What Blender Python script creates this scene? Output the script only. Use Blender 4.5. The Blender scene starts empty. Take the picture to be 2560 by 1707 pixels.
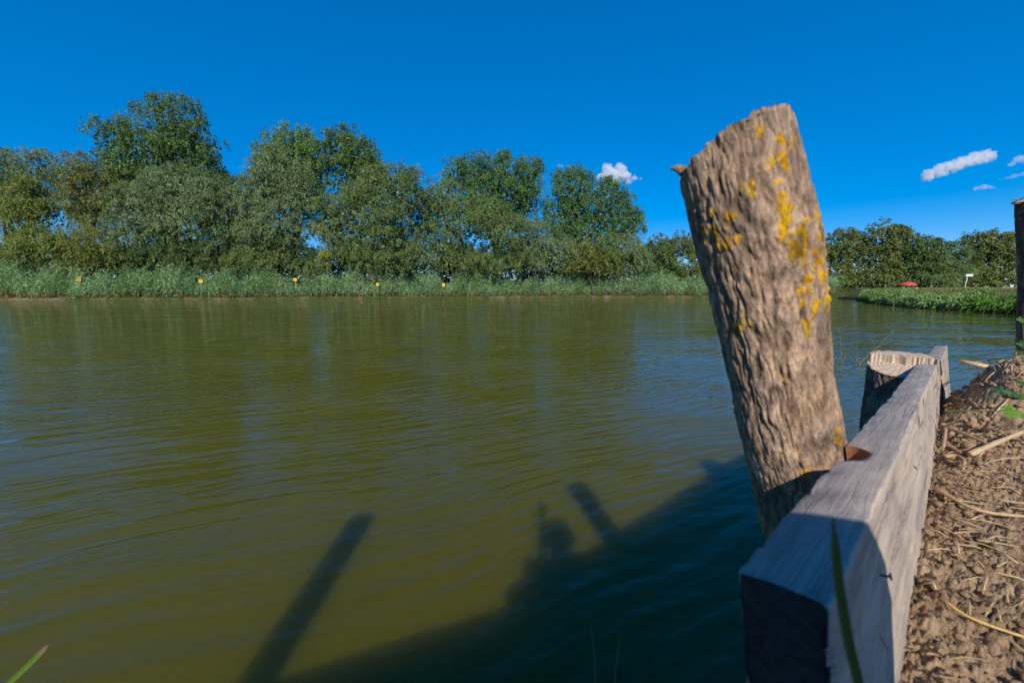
import bpy, bmesh, math, random
import numpy as np
from mathutils import Vector, Matrix

rng = np.random.default_rng(7)
random.seed(7)
R = math.radians
scene = bpy.context.scene
col = scene.collection

# ------------------------------------------------------------------ camera, sky, sun, exposure
CAM_H = 1.40
PITCH = R(7.5)
FPX = 996.0                       # focal length in photograph pixels (14 mm on 36 mm, 2560 px wide)
cam_d = bpy.data.cameras.new('camera')
cam_d.sensor_width = 36.0
cam_d.lens = 36.0 * FPX / 2560.0
cam_d.clip_start = 0.02
cam_d.clip_end = 40000
cam_d.dof.use_dof = True
cam_d.dof.focus_distance = 9.0
cam_d.dof.aperture_fstop = 5.6
cam = bpy.data.objects.new('camera', cam_d)
cam.location = (0, 0, CAM_H)
cam.rotation_euler = (math.pi / 2 - PITCH, 0, 0)
col.objects.link(cam)
scene.camera = cam

SUN_EL, SUN_AZ = R(36.0), R(184.5)      # azimuth clockwise from +Y: the sun stands behind the viewer
world = bpy.data.worlds.new('World')
scene.world = world
world.use_nodes = True
wn = world.node_tree.nodes
wl = world.node_tree.links
for n in list(wn):
    wn.remove(n)
sky = wn.new('ShaderNodeTexSky')
sky.sky_type = 'NISHITA'
sky.sun_disc = False
sky.sun_elevation = SUN_EL
sky.sun_rotation = SUN_AZ
sky.altitude = 300
sky.air_density = 0.7
sky.dust_density = 0.0
sky.ozone_density = 6.0
hs = wn.new('ShaderNodeHueSaturation')
hs.inputs['Saturation'].default_value = 1.84
hs.inputs['Hue'].default_value = 0.508
hs.inputs['Value'].default_value = 1.93
gm = wn.new('ShaderNodeGamma')
gm.inputs['Gamma'].default_value = 0.59          # the deep, evenly exposed blue of the photograph's clear sky
bg = wn.new('ShaderNodeBackground')
bg.inputs['Strength'].default_value = 0.15
wo = wn.new('ShaderNodeOutputWorld')
wl.new(sky.outputs[0], gm.inputs['Color'])
wl.new(gm.outputs[0], hs.inputs['Color'])
wl.new(hs.outputs[0], bg.inputs['Color'])
wl.new(bg.outputs[0], wo.inputs['Surface'])

sun_d = bpy.data.lights.new('sun', 'SUN')
sun_d.energy = 5.0
sun_d.angle = R(0.53)
sun_d.color = (1.0, 0.93, 0.82)
sun = bpy.data.objects.new('sun', sun_d)
sv = Vector((math.sin(SUN_AZ) * math.cos(SUN_EL), math.cos(SUN_AZ) * math.cos(SUN_EL), math.sin(SUN_EL)))
sun.rotation_euler = sv.to_track_quat('Z', 'Y').to_euler()
sun.location = (0, -20, 30)
col.objects.link(sun)

scene.view_settings.view_transform = 'Standard'
scene.view_settings.look = 'None'
scene.view_settings.exposure = 0.0
scene.view_settings.gamma = 1.0
scene.view_settings.use_curve_mapping = False
scene.render.engine = 'CYCLES'
scene.cycles.max_bounces = 8
scene.cycles.diffuse_bounces = 3
scene.cycles.glossy_bounces = 3
scene.cycles.transmission_bounces = 3
scene.cycles.volume_bounces = 6
scene.cycles.transparent_max_bounces = 6
scene.cycles.caustics_reflective = False
scene.cycles.caustics_refractive = False
scene.cycles.use_denoising = True

# ------------------------------------------------------------------ helpers
def at(u, v, Y):
    """a point at forward distance Y seen in the direction of photograph pixel (u, v)"""
    xc = (u - 1280.0) / FPX
    yc = -(v - 853.5) / FPX
    d = np.array([xc, math.cos(PITCH) + math.sin(PITCH) * yc, -math.sin(PITCH) + math.cos(PITCH) * yc])
    p = d / d[1] * Y
    return np.array([p[0], p[1], p[2] + CAM_H])

def on_level(u, v, z):
    xc = (u - 1280.0) / FPX
    yc = -(v - 853.5) / FPX
    d = np.array([xc, math.cos(PITCH) + math.sin(PITCH) * yc, -math.sin(PITCH) + math.cos(PITCH) * yc])
    k = (z - CAM_H) / d[2]
    return np.array([d[0] * k, d[1] * k, z])

def _hash(ix, iy, iz, seed):
    h = (ix.astype(np.int64) * 374761393 + iy.astype(np.int64) * 668265263 + iz.astype(np.int64) * 2147483647 + seed * 974634777) & 0xFFFFFFFF
    h = ((h ^ (h >> 13)) * 1274126177) & 0xFFFFFFFF
    h = ((h ^ (h >> 16)) * 2246822519) & 0xFFFFFFFF
    return ((h ^ (h >> 15)) & 0xFFFFFF) / float(0xFFFFFF)

def vnoise(p, seed=0):
    """smooth value noise in -1..1 at points p (N,3)"""
    p = np.asarray(p, dtype=np.float64)
    i = np.floor(p).astype(np.int64)
    f = p - i
    f = f * f * f * (f * (f * 6 - 15) + 10)
    r = 0
    for dx in (0, 1):
        for dy in (0, 1):
            for dz in (0, 1):
                w = (f[:, 0] if dx else 1 - f[:, 0]) * (f[:, 1] if dy else 1 - f[:, 1]) * (f[:, 2] if dz else 1 - f[:, 2])
                r = r + w * _hash(i[:, 0] + dx, i[:, 1] + dy, i[:, 2] + dz, seed)
    return r * 2 - 1

def fbm(p, octaves=4, seed=0, gain=0.5):
    p = np.asarray(p, dtype=np.float64)
    a, s, t = 1.0, 0.0, 0.0
    for o in range(octaves):
        s = s + a * vnoise(p * (2.03 ** o) + o * 17.3, seed + o)
        t += a
        a *= gain
    return s / t

def mesh_from(name, verts, faces, smooth=False):
    """verts (N,3), faces (M,4) or (M,3) arrays, or a list of polygons"""
    me = bpy.data.meshes.new(name)
    if isinstance(faces, np.ndarray):
        k = faces.shape[1]
        me.vertices.add(len(verts))
        me.vertices.foreach_set('co', np.asarray(verts, dtype=np.float32).ravel())
        me.loops.add(faces.size)
        me.loops.foreach_set('vertex_index', faces.astype(np.int32).ravel())
        me.polygons.add(len(faces))
        me.polygons.foreach_set('loop_start', np.arange(0, faces.size, k, dtype=np.int32))
        me.polygons.foreach_set('loop_total', np.full(len(faces), k, dtype=np.int32))
        me.update(calc_edges=True)
    else:
        me.from_pydata([tuple(map(float, v)) for v in verts], [], [tuple(int(i) for i in f) for f in faces])
        me.update()
    if smooth:
        me.polygons.foreach_set('use_smooth', np.ones(len(me.polygons), dtype=bool))
    return me

def set_col(me, rgb, name='col'):
    a = me.color_attributes.new(name, 'FLOAT_COLOR', 'POINT')
    c = np.ones((len(me.vertices), 4), dtype=np.float32)
    c[:, :3] = rgb
    a.data.foreach_set('color', c.ravel())

def link(name, me, mat=None, parent=None, loc=None):
    o = bpy.data.objects.new(name, me)
    if mat is not None and me is not None:
        me.materials.clear()
        me.materials.append(mat)
    if loc is not None:
        o.location = tuple(map(float, loc))
    if parent is not None:
        o.parent = parent
    col.objects.link(o)
    return o

def empty(name, loc=(0, 0, 0)):
    o = bpy.data.objects.new(name, None)
    o.location = tuple(map(float, loc))
    o.empty_display_size = 0.1
    col.objects.link(o)
    return o

def tag(o, label=None, cat=None, group=None, kind=None):
    if label: o['label'] = label
    if cat: o['category'] = cat
    if group: o['group'] = group
    if kind: o['kind'] = kind
    return o

class MB:
    """collects tubes, boxes and strips into one mesh"""
    def __init__(self):
        self.v, self.f, self.c = [], [], []
    def add(self, verts, faces, color=None):
        b = len(self.v)
        self.v += [tuple(map(float, x)) for x in verts]
        self.f += [tuple(b + int(i) for i in f) for f in faces]
        self.c += [color if color is not None else (1, 1, 1)] * len(verts)
    def tube(self, pts, radii, n=6, cap=True, color=None):
        pts = [np.asarray(p, float) for p in pts]
        m = len(pts)
        V, F = [], []
        t0 = pts[1] - pts[0]
        ref = np.array([1.0, 0.13, 0.07]) if abs(t0[0]) < 0.8 * np.linalg.norm(t0) else np.array([0.1, 1.0, 0.2])
        for i in range(m):
            t = pts[min(i + 1, m - 1)] - pts[max(i - 1, 0)]
            t = t / (np.linalg.norm(t) + 1e-9)
            a = np.cross(t, ref); a /= np.linalg.norm(a) + 1e-9
            b = np.cross(t, a)
            for k in range(n):
                an = 2 * math.pi * k / n
                V.append(pts[i] + radii[i] * (math.cos(an) * a + math.sin(an) * b))
        for i in range(m - 1):
            for k in range(n):
                k2 = (k + 1) % n
                F.append((i * n + k, i * n + k2, (i + 1) * n + k2, (i + 1) * n + k))
        if cap:
            F.append(tuple(range(n - 1, -1, -1)))
            F.append(tuple((m - 1) * n + k for k in range(n)))
        self.add(V, F, color)
    def box(self, c, sx, sy, sz, color=None, rot=None):
        V = []
        for z in (-1, 1):
            for x, y in ((-1, -1), (1, -1), (1, 1), (-1, 1)):
                p = np.array([x * sx / 2, y * sy / 2, z * sz / 2])
                if rot is not None:
                    p = rot @ p
                V.append(np.asarray(c, float) + p)
        self.add(V, [(3, 2, 1, 0), (4, 5, 6, 7), (0, 1, 5, 4), (1, 2, 6, 5), (2, 3, 7, 6), (3, 0, 4, 7)], color)
    def strip(self, pts, widths, side, color=None, fold=0.0):
        """a blade: centre line pts, half widths, side vector(s); folded along the midrib"""
        pts = [np.asarray(p, float) for p in pts]
        m = len(pts)
        V, F = [], []
        for i in range(m):
            s = np.asarray(side[i] if isinstance(side, list) else side, float)
            t = pts[min(i + 1, m - 1)] - pts[max(i - 1, 0)]
            nn = np.cross(s, t); nn /= np.linalg.norm(nn) + 1e-9
            V += [pts[i] - s * widths[i] + nn * fold * widths[i], pts[i], pts[i] + s * widths[i] + nn * fold * widths[i]]
        for i in range(m - 1):
            a = 3 * i
            F += [(a, a + 1, a + 4, a + 3), (a + 1, a + 2, a + 5, a + 4)]
        self.add(V, F, color)
    def build(self, name, mat, parent=None, loc=None, smooth=True):
        me = bpy.data.meshes.new(name)
        me.from_pydata(self.v, [], self.f)
        me.update()
        if smooth:
            me.polygons.foreach_set('use_smooth', np.ones(len(me.polygons), dtype=bool))
        set_col(me, np.array(self.c, dtype=np.float32))
        return link(name, me, mat, parent, loc)

# ------------------------------------------------------------------ materials
def new_mat(name):
    m = bpy.data.materials.new(name)
    m.use_nodes = True
    nt = m.node_tree
    for n in list(nt.nodes):
        nt.nodes.remove(n)
    out = nt.nodes.new('ShaderNodeOutputMaterial')
    return m, nt, out

def N(nt, typ, **kw):
    n = nt.nodes.new(typ)
    for k, v in kw.items():
        if k in n.inputs.keys() if hasattr(n.inputs, 'keys') else False:
            n.inputs[k].default_value = v
        else:
            setattr(n, k, v)
    return n

def ramp(nt, fac, stops):
    r = nt.nodes.new('ShaderNodeValToRGB')
    e = r.color_ramp.elements
    while len(e) > 1:
        e.remove(e[-1])
    e[0].position, e[0].color = stops[0][0], (*stops[0][1], 1)
    for p, c in stops[1:]:
        x = e.new(p)
        x.color = (*c, 1)
    nt.links.new(fac, r.inputs['Fac'])
    return r.outputs['Color']

def noise_tex(nt, vec, scale, detail=4, rough=0.55, dist=0.0):
    n = nt.nodes.new('ShaderNodeTexNoise')
    n.inputs['Scale'].default_value = scale
    n.inputs['Detail'].default_value = detail
    n.inputs['Roughness'].default_value = rough
    n.inputs['Distortion'].default_value = dist
    if vec is not None:
        nt.links.new(vec, n.inputs['Vector'])
    return n

def mapping(nt, vec, scale=(1, 1, 1), rot=(0, 0, 0), loc=(0, 0, 0)):
    if any(rot):                       # turn first, then stretch along the turned axes
        m0 = nt.nodes.new('ShaderNodeMapping')
        m0.inputs['Rotation'].default_value = rot
        nt.links.new(vec, m0.inputs['Vector'])
        vec = m0.outputs[0]
    m = nt.nodes.new('ShaderNodeMapping')
    m.inputs['Scale'].default_value = scale
    m.inputs['Location'].default_value = loc
    nt.links.new(vec, m.inputs['Vector'])
    return m.outputs[0]

def math_n(nt, op, a, b=None):
    m = nt.nodes.new('ShaderNodeMath')
    m.operation = op
    for i, x in enumerate((a, b)):
        if x is None:
            continue
        if isinstance(x, (int, float)):
            m.inputs[i].default_value = x
        else:
            nt.links.new(x, m.inputs[i])
    return m.outputs[0]

def mixc(nt, fac, a, b, mode='MIX'):
    m = nt.nodes.new('ShaderNodeMix')
    m.data_type = 'RGBA'
    m.blend_type = mode
    for s, x in ((m.inputs[0], fac), (m.inputs[6], a), (m.inputs[7], b)):
        if isinstance(x, (int, float)):
            s.default_value = x
        elif isinstance(x, tuple):
            s.default_value = (*x, 1)
        else:
            nt.links.new(x, s)
    return m.outputs[2]

def bump(nt, height, dist, strength=1.0, normal=None):
    b = nt.nodes.new('ShaderNodeBump')
    b.inputs['Strength'].default_value = strength
    b.inputs['Distance'].default_value = dist
    nt.links.new(height, b.inputs['Height'])
    if normal is not None:
        nt.links.new(normal, b.inputs['Normal'])
    return b.outputs[0]

def principled(nt, out, color, rough=0.8, spec=0.3, normal=None):
    p = nt.nodes.new('ShaderNodeBsdfPrincipled')
    if isinstance(color, tuple):
        p.inputs['Base Color'].default_value = (*color, 1)
    else:
        nt.links.new(color, p.inputs['Base Color'])
    if isinstance(rough, (int, float)):
        p.inputs['Roughness'].default_value = rough
    else:
        nt.links.new(rough, p.inputs['Roughness'])
    p.inputs['Specular IOR Level'].default_value = spec
    if normal is not None:
        nt.links.new(normal, p.inputs['Normal'])
    nt.links.new(p.outputs[0], out.inputs['Surface'])
    return p

def leaf_material(name, trans=0.3, rough=0.5, spec=0.35):
    """the colour of each leaf comes from its own colour attribute"""
    m, nt, out = new_mat(name)
    a = nt.nodes.new('ShaderNodeAttribute'); a.attribute_name = 'col'
    p = principled(nt, out, a.outputs['Color'], rough, spec)
    t = nt.nodes.new('ShaderNodeBsdfTranslucent')
    nt.links.new(mixc(nt, 0.5, a.outputs['Color'], mixc(nt, 1.0, a.outputs['Color'], (1.5, 1.6, 0.5), 'MULTIPLY')), t.inputs['Color'])
    mx = nt.nodes.new('ShaderNodeMixShader')
    mx.inputs[0].default_value = trans
    nt.links.new(p.outputs[0], mx.inputs[1]); nt.links.new(t.outputs[0], mx.inputs[2])
    nt.links.new(mx.outputs[0], out.inputs['Surface'])
    return m

def attr_material(name, rough=0.85, spec=0.2, nscale=60.0, namp=0.35, bdist=0.002):
    m, nt, out = new_mat(name)
    a = nt.nodes.new('ShaderNodeAttribute'); a.attribute_name = 'col'
    tc = nt.nodes.new('ShaderNodeTexCoord')
    nz = noise_tex(nt, tc.outputs['Object'], nscale, 5, 0.6)
    f = ramp(nt, nz.outputs['Fac'], [(0.3, (1 - namp,) * 3), (0.7, (1 + namp,) * 3)])
    c = mixc(nt, 1.0, a.outputs['Color'], f, 'MULTIPLY')
    principled(nt, out, c, rough, spec, bump(nt, nz.outputs['Fac'], bdist))
    return m

M = {}
M['leaf'] = leaf_material('foliage', 0.13, 0.5, 0.28)
M['blade'] = leaf_material('grass_blade', 0.3, 0.5, 0.18)
M['bark_far'] = attr_material('tree_bark', nscale=8, bdist=0.02)
M['matte'] = attr_material('painted_surface', 0.6, 0.3, nscale=30, namp=0.1, bdist=0.0005)
M['straw'] = attr_material('dry_straw', 0.55, 0.35, nscale=180, namp=0.25, bdist=0.0006)

# water: murky green pond water; light is scattered inside it, ripples only tilt the surface
def make_water():
    m, nt, out = new_mat('pond_water')
    tc = nt.nodes.new('ShaderNodeTexCoord')
    P = tc.outputs['Object']
    # ripples about 0.12 m apart with long crests, slowly changing direction
    bend = noise_tex(nt, P, 0.35, 2, 0.5)
    wob = nt.nodes.new('ShaderNodeVectorMath'); wob.operation = 'MULTIPLY_ADD'
    nt.links.new(bend.outputs['Color'], wob.inputs[0])
    wob.inputs[1].default_value = (0.9, 0.9, 0.0)
    nt.links.new(P, wob.inputs[2])
    W = wob.outputs[0]
    a = noise_tex(nt, mapping(nt, W, scale=(1.1, 8.0, 1), rot=(0, 0, R(-25))), 1.0, 1.5, 0.45)
    b = noise_tex(nt, mapping(nt, W, scale=(3.4, 12.0, 1), rot=(0, 0, R(4)), loc=(3.1, 7.7, 0)), 1.0, 1.5, 0.45)
    c = noise_tex(nt, mapping(nt, P, scale=(9, 20.0, 1), rot=(0, 0, R(-18))), 1.0, 1.0, 0.4)
    e = noise_tex(nt, mapping(nt, P, scale=(0.5, 1.2, 1), rot=(0, 0, R(-20))), 1.0, 1.0, 0.4)
    patch = noise_tex(nt, mapping(nt, P, scale=(0.22, 0.5, 1)), 1.0, 2, 0.5)
    amp = ramp(nt, patch.outputs['Fac'], [(0.34, (0.22,) * 3), (0.62, (1.0,) * 3)])
    h = math_n(nt, 'ADD', math_n(nt, 'MULTIPLY', a.outputs['Fac'], 0.034), math_n(nt, 'MULTIPLY', b.outputs['Fac'], 0.0075))
    h = math_n(nt, 'ADD', h, math_n(nt, 'MULTIPLY', c.outputs['Fac'], 0.0018))
    h = math_n(nt, 'MULTIPLY', h, amp)
    h = math_n(nt, 'ADD', h, math_n(nt, 'MULTIPLY', e.outputs['Fac'], 0.018))
    nrm = bump(nt, h, 1.0)
    silt = noise_tex(nt, mapping(nt, P, scale=(0.25, 0.25, 0.25)), 1.0, 3, 0.5)
    colr = ramp(nt, silt.outputs['Fac'], [(0.3, (0.076, 0.069, 0.002)), (0.7, (0.090, 0.081, 0.0025))])
    p = principled(nt, out, colr, 0.03, 0.5, nrm)
    p.inputs['IOR'].default_value = 1.333
    p.subsurface_method = 'RANDOM_WALK'
    p.inputs['Subsurface Weight'].default_value = 1.0
    p.inputs['Subsurface Radius'].default_value = (1.0, 1.0, 0.6)
    p.inputs['Subsurface Scale'].default_value = 1.5
    return m
M['water'] = make_water()

def make_ground_mat():
    m, nt, out = new_mat('meadow_ground')
    tc = nt.nodes.new('ShaderNodeTexCoord')
    n1 = noise_tex(nt, tc.outputs['Object'], 0.35, 5, 0.6)
    n2 = noise_tex(nt, tc.outputs['Object'], 6.0, 5, 0.65)
    g = ramp(nt, n2.outputs['Fac'], [(0.3, (0.035, 0.055, 0.014)), (0.7, (0.085, 0.105, 0.03))])
    s = ramp(nt, n2.outputs['Fac'], [(0.3, (0.13, 0.09, 0.055)), (0.7, (0.24, 0.17, 0.11))])
    k = ramp(nt, n1.outputs['Fac'], [(0.50, (0, 0, 0)), (0.62, (1, 1, 1))])
    principled(nt, out, mixc(nt, k, g, s), 0.95, 0.1, bump(nt, n2.outputs['Fac'], 0.15))
    return m
M['ground'] = make_ground_mat()

def make_soil_mat():
    m, nt, out = new_mat('dry_soil')
    tc = nt.nodes.new('ShaderNodeTexCoord')
    n1 = noise_tex(nt, tc.outputs['Object'], 7.0, 5, 0.6)
    n2 = noise_tex(nt, tc.outputs['Object'], 140.0, 6, 0.65)
    n3 = noise_tex(nt, tc.outputs['Object'], 420.0, 3, 0.6)
    c = ramp(nt, n1.outputs['Fac'], [(0.3, (0.28, 0.186, 0.112)), (0.7, (0.46, 0.325, 0.205))])
    c = mixc(nt, 1.0, c, ramp(nt, n2.outputs['Fac'], [(0.30, (0.62, 0.6, 0.58)), (0.5, (1.0, 1.0, 1.0)), (0.72, (1.35, 1.32, 1.28))]), 'MULTIPLY')
    hh = math_n(nt, 'ADD', n2.outputs['Fac'], math_n(nt, 'MULTIPLY', n3.outputs['Fac'], 0.4))
    principled(nt, out, c, 0.95, 0.1, bump(nt, hh, 0.006))
    return m
M['soil'] = make_soil_mat()

def make_plank_mat(name, base, dark, pale):
    """weathered sawn plank: local X is the length"""
    m, nt, out = new_mat(name)
    tc = nt.nodes.new('ShaderNodeTexCoord')
    P = tc.outputs['Object']
    g = noise_tex(nt, mapping(nt, P, scale=(5, 130, 130)), 1.0, 6, 0.65, 0.3)
    saw = noise_tex(nt, mapping(nt, P, scale=(240, 18, 18), rot=(0, 0, R(12))), 1.0, 3, 0.6)
    big = noise_tex(nt, mapping(nt, P, scale=(4, 16, 16)), 1.0, 4, 0.55)
    fine = noise_tex(nt, P, 900.0, 3, 0.6)
    c = ramp(nt, g.outputs['Fac'], [(0.25, dark), (0.5, base), (0.75, pale)])
    c = mixc(nt, 1.0, c, ramp(nt, big.outputs['Fac'], [(0.3, (0.72, 0.74, 0.80)), (0.55, (1, 1, 1)), (0.75, (1.18, 1.13, 1.05))]), 'MULTIPLY')
    c = mixc(nt, 1.0, c, ramp(nt, fine.outputs['Fac'], [(0.3, (0.82,) * 3), (0.7, (1.16,) * 3)]), 'MULTIPLY')
    # fine drying checks, a few knots, weather stains
    chk = noise_tex(nt, mapping(nt, P, scale=(2.2, 95, 95), loc=(3, 1, 7)), 1.0, 2, 0.5, 0.2)
    line = ramp(nt, chk.outputs['Fac'], [(0.488, (1, 1, 1)), (0.5, (0.30, 0.27, 0.25)), (0.512, (1, 1, 1))])
    gate = noise_tex(nt, mapping(nt, P, scale=(3.5, 20, 20), loc=(8, 2, 1)), 1.0, 2, 0.5)
    c = mixc(nt, ramp(nt, gate.outputs['Fac'], [(0.5, (0, 0, 0)), (0.58, (1, 1, 1))]), c, mixc(nt, 1.0, c, line, 'MULTIPLY'))
    vor = nt.nodes.new('ShaderNodeTexVoronoi'); vor.inputs['Scale'].default_value = 1.0
    nt.links.new(mapping(nt, P, scale=(3.2, 7.5, 7.5), loc=(.3, .4, .2)), vor.inputs['Vector'])
    knot = ramp(nt, vor.outputs['Distance'], [(0.03, (0.35, 0.24, 0.17)), (0.075, (0.62, 0.5, 0.42)), (0.10, (1, 1, 1))])
    c = mixc(nt, 1.0, c, knot, 'MULTIPLY')
    stain = noise_tex(nt, mapping(nt, P, scale=(9, 26, 26), loc=(1, 5, 3)), 1.0, 5, 0.65)
    c = mixc(nt, 1.0, c, ramp(nt, stain.outputs['Fac'], [(0.34, (0.74, 0.73, 0.75)), (0.52, (1, 1, 1))]), 'MULTIPLY')
    hh = math_n(nt, 'ADD', g.outputs['Fac'], math_n(nt, 'MULTIPLY', saw.outputs['Fac'], 0.5))
    hh = math_n(nt, 'ADD', hh, math_n(nt, 'MULTIPLY', fine.outputs['Fac'], 0.25))
    sep = nt.nodes.new('ShaderNodeSeparateColor'); nt.links.new(line, sep.inputs[0])
    hh = math_n(nt, 'ADD', hh, math_n(nt, 'MULTIPLY', sep.outputs[0], 0.6))
    principled(nt, out, c, 0.85, 0.2, bump(nt, hh, 0.0016))
    return m
M['plank'] = make_plank_mat('weathered_plank', (0.56, 0.45, 0.345), (0.44, 0.35, 0.265), (0.65, 0.53, 0.415))
M['plank_grey'] = make_plank_mat('grey_plank', (0.40, 0.335, 0.285), (0.31, 0.255, 0.215), (0.49, 0.415, 0.355))

M['plank_end'] = make_plank_mat('dark_end_grain', (0.055, 0.046, 0.04), (0.03, 0.026, 0.023), (0.08, 0.066, 0.056))  # near-black tone for the planks' near end faces

def make_fresh_wood():
    m, nt, out = new_mat('fresh_cut_wood')
    tc = nt.nodes.new('ShaderNodeTexCoord')
    g = noise_tex(nt, mapping(nt, tc.outputs['Object'], scale=(30, 30, 200)), 1.0, 4, 0.6)
    principled(nt, out, ramp(nt, g.outputs['Fac'], [(0.3, (0.28, 0.115, 0.05)), (0.7, (0.42, 0.19, 0.09))]), 0.8, 0.2, bump(nt, g.outputs['Fac'], 0.001))
    return m
M['fresh'] = make_fresh_wood()

def make_bark():
    m, nt, out = new_mat('rough_bark')
    tc = nt.nodes.new('ShaderNodeTexCoord')
    P = tc.outputs['Object']
    a = nt.nodes.new('ShaderNodeAttribute'); a.attribute_name = 'col'
    n1 = noise_tex(nt, mapping(nt, P, scale=(1, 1, 0.30)), 85.0, 6, 0.68, 0.6)
    n2 = noise_tex(nt, mapping(nt, P, scale=(1, 1, 0.5)), 260.0, 5, 0.65)
    n3 = noise_tex(nt, P, 16.0, 4, 0.6)
    c = mixc(nt, 1.0, a.outputs['Color'], ramp(nt, n1.outputs['Fac'], [(0.30, (0.42, 0.39, 0.37)), (0.5, (1, 1, 1)), (0.70, (1.5, 1.46, 1.4))]), 'MULTIPLY')
    c = mixc(nt, 1.0, c, ramp(nt, n2.outputs['Fac'], [(0.3, (0.7,) * 3), (0.7, (1.28,) * 3)]), 'MULTIPLY')
    c = mixc(nt, 1.0, c, ramp(nt, n3.outputs['Fac'], [(0.32, (0.62, 0.62, 0.64)), (0.5, (1.0, 0.98, 0.95)), (0.68, (1.28, 1.2, 1.1))]), 'MULTIPLY')
    hh = math_n(nt, 'ADD', n1.outputs['Fac'], math_n(nt, 'MULTIPLY', n2.outputs['Fac'], 0.45))
    principled(nt, out, c, 0.92, 0.12, bump(nt, hh, 0.0055))
    return m
M['bark'] = make_bark()

def make_end_grain():
    m, nt, out = new_mat('sawn_end_grain')
    tc = nt.nodes.new('ShaderNodeTexCoord')
    w = nt.nodes.new('ShaderNodeTexWave')
    w.wave_type = 'RINGS'; w.rings_direction = 'Z'
    w.inputs['Scale'].default_value = 28
    w.inputs['Distortion'].default_value = 3.5
    w.inputs['Detail'].default_value = 3
    nt.links.new(tc.outputs['Object'], w.inputs['Vector'])
    n = noise_tex(nt, mapping(nt, tc.outputs['Object'], scale=(60, 260, 60)), 1.0, 4, 0.6)
    c = ramp(nt, w.outputs['Color'], [(0.2, (0.40, 0.29, 0.20)), (0.8, (0.58, 0.45, 0.33))])
    c = mixc(nt, 1.0, c, ramp(nt, n.outputs['Fac'], [(0.3, (0.72,) * 3), (0.7, (1.2,) * 3)]), 'MULTIPLY')
    principled(nt, out, c, 0.85, 0.2, bump(nt, n.outputs['Fac'], 0.0015))
    return m
M['end'] = make_end_grain()

# ------------------------------------------------------------------ the setting: ground, water
# shoreline, counter-clockwise from the near wall: x, y, height of the water's edge bank, height of the land behind
SHORE = [(-60, -26, .3, 1.0), (-20, -9.2, .6, .9), (-1.6, -.86, .82, .86), (-.30, -.30, .82, .86), (.05, -.20, .82, .86),
         (.52, .26, .82, .86), (1.05, .76, .82, .86), (1.75, 1.38, .7, .86), (2.3, 1.75, .7, .9), (3.6, 2.55, .8, 1.0), (8.5, 5.9, .8, 1.3),
         (27.5, 20.9, .35, 1.5), (28.6, 24.5, .3, 1.5), (30.0, 29.4, .3, 1.4), (34.5, 37.5, .25, 1.3), (41.0, 46.8, .2, 1.2), (43.5, 49.5, .25, 1.2),
         (47.5, 55.0, .2, 1.0), (50, 61.5, .2, 1.0), (44, 64.5, .2, .9), (30.7, 66.0, .2, .9), (15, 68.6, .2, .9), (0, 64.6, .2, .9), (-15, 59.6, .22, .9),
         (-32, 55.2, .22, .9), (-48, 51.8, .22, .9), (-63, 49.4, .22, .9), (-80, 47, .2, .9), (-92, 38, .2, .9), (-95, 12, .2, .9), (-82, -16, .3, 1.0)]
PC = np.array([-5.0, 25.0])

def build_ground():
    pts = []
    n = len(SHORE)
    for i in range(n):
        a, b = np.array(SHORE[i]), np.array(SHORE[(i + 1) % n])
        L = np.linalg.norm(b[:2] - a[:2])
        k = max(2, int(L / (0.25 if L < 4 else 1.2)))
        for j in range(k):
            pts.append(a + (b - a) * j / k)
    pts = np.array(pts)
    xy = pts[:, :2]
    wob = fbm(np.column_stack([xy * 0.6, np.zeros(len(xy))]), 3, 3)
    near = np.linalg.norm(xy, axis=1) < 12
    dirs = xy - PC
    r = np.linalg.norm(dirs, axis=1)
    dirs = dirs / r[:, None]
    r = r + np.where(near, 0, wob * 0.35)
    offs = [-3, -0.25, 0.0, 0.12, 0.5, 1.3, 3, 6, 12, 25, 60, 200, 900, 4000]
    V = []
    for k, o in enumerate(offs):
        e, hb = pts[:, 2], pts[:, 3]
        if o <= -3: z = np.full(len(r), -2.0)
        elif o <= -.25: z = np.full(len(r), -1.0)
        elif o <= 0: z = np.full(len(r), -.12)
        elif o <= .12: z = e
        else:
            f = np.clip((o - .12) / 5.0, 0, 1) ** 0.7
            z = e + (hb - e) * f
            if o >= 12:                       # a low dyke closes the view behind the far trees
                z = z + np.where((xy[:, 1] > 48) & (xy[:, 0] < 36), {12: .5, 25: 2.3}.get(o, 2.9), 0)
        if o > .12 and o < 100:
            z = z + np.where(near, 0.02, 0.10) * fbm(np.column_stack([xy * 0.5 + dirs * o * .5, np.full(len(r), 1.0)]), 3, 9)
        P = PC + dirs * (r + o)[:, None]
        V.append(np.column_stack([P, z]))
    m = len(r)
    V = np.vstack(V + [np.array([[PC[0], PC[1], -2.4]])])
    F = []
    for k in range(len(offs) - 1):
        for i in range(m):
            j = (i + 1) % m
            F.append((k * m + i, (k + 1) * m + i, (k + 1) * m + j, k * m + j))
    c = len(V) - 1
    for i in range(m):
        F.append((c, i, (i + 1) % m))
    me = mesh_from('ground', V, F, True)
    bm = bmesh.new(); bm.from_mesh(me); bmesh.ops.recalc_face_normals(bm, faces=bm.faces)
    if sum(f.normal.z for f in bm.faces) < 0:
        bmesh.ops.reverse_faces(bm, faces=bm.faces)
    bm.to_mesh(me); bm.free()
    tag(link('ground', me, M['ground']), kind='structure')
build_ground()

wb = MB()
wb.box((-20, 25, -1.0), 190, 130, 2.0)
water = wb.build('water', M['water'], smooth=False)
tag(water, kind='structure')

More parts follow.
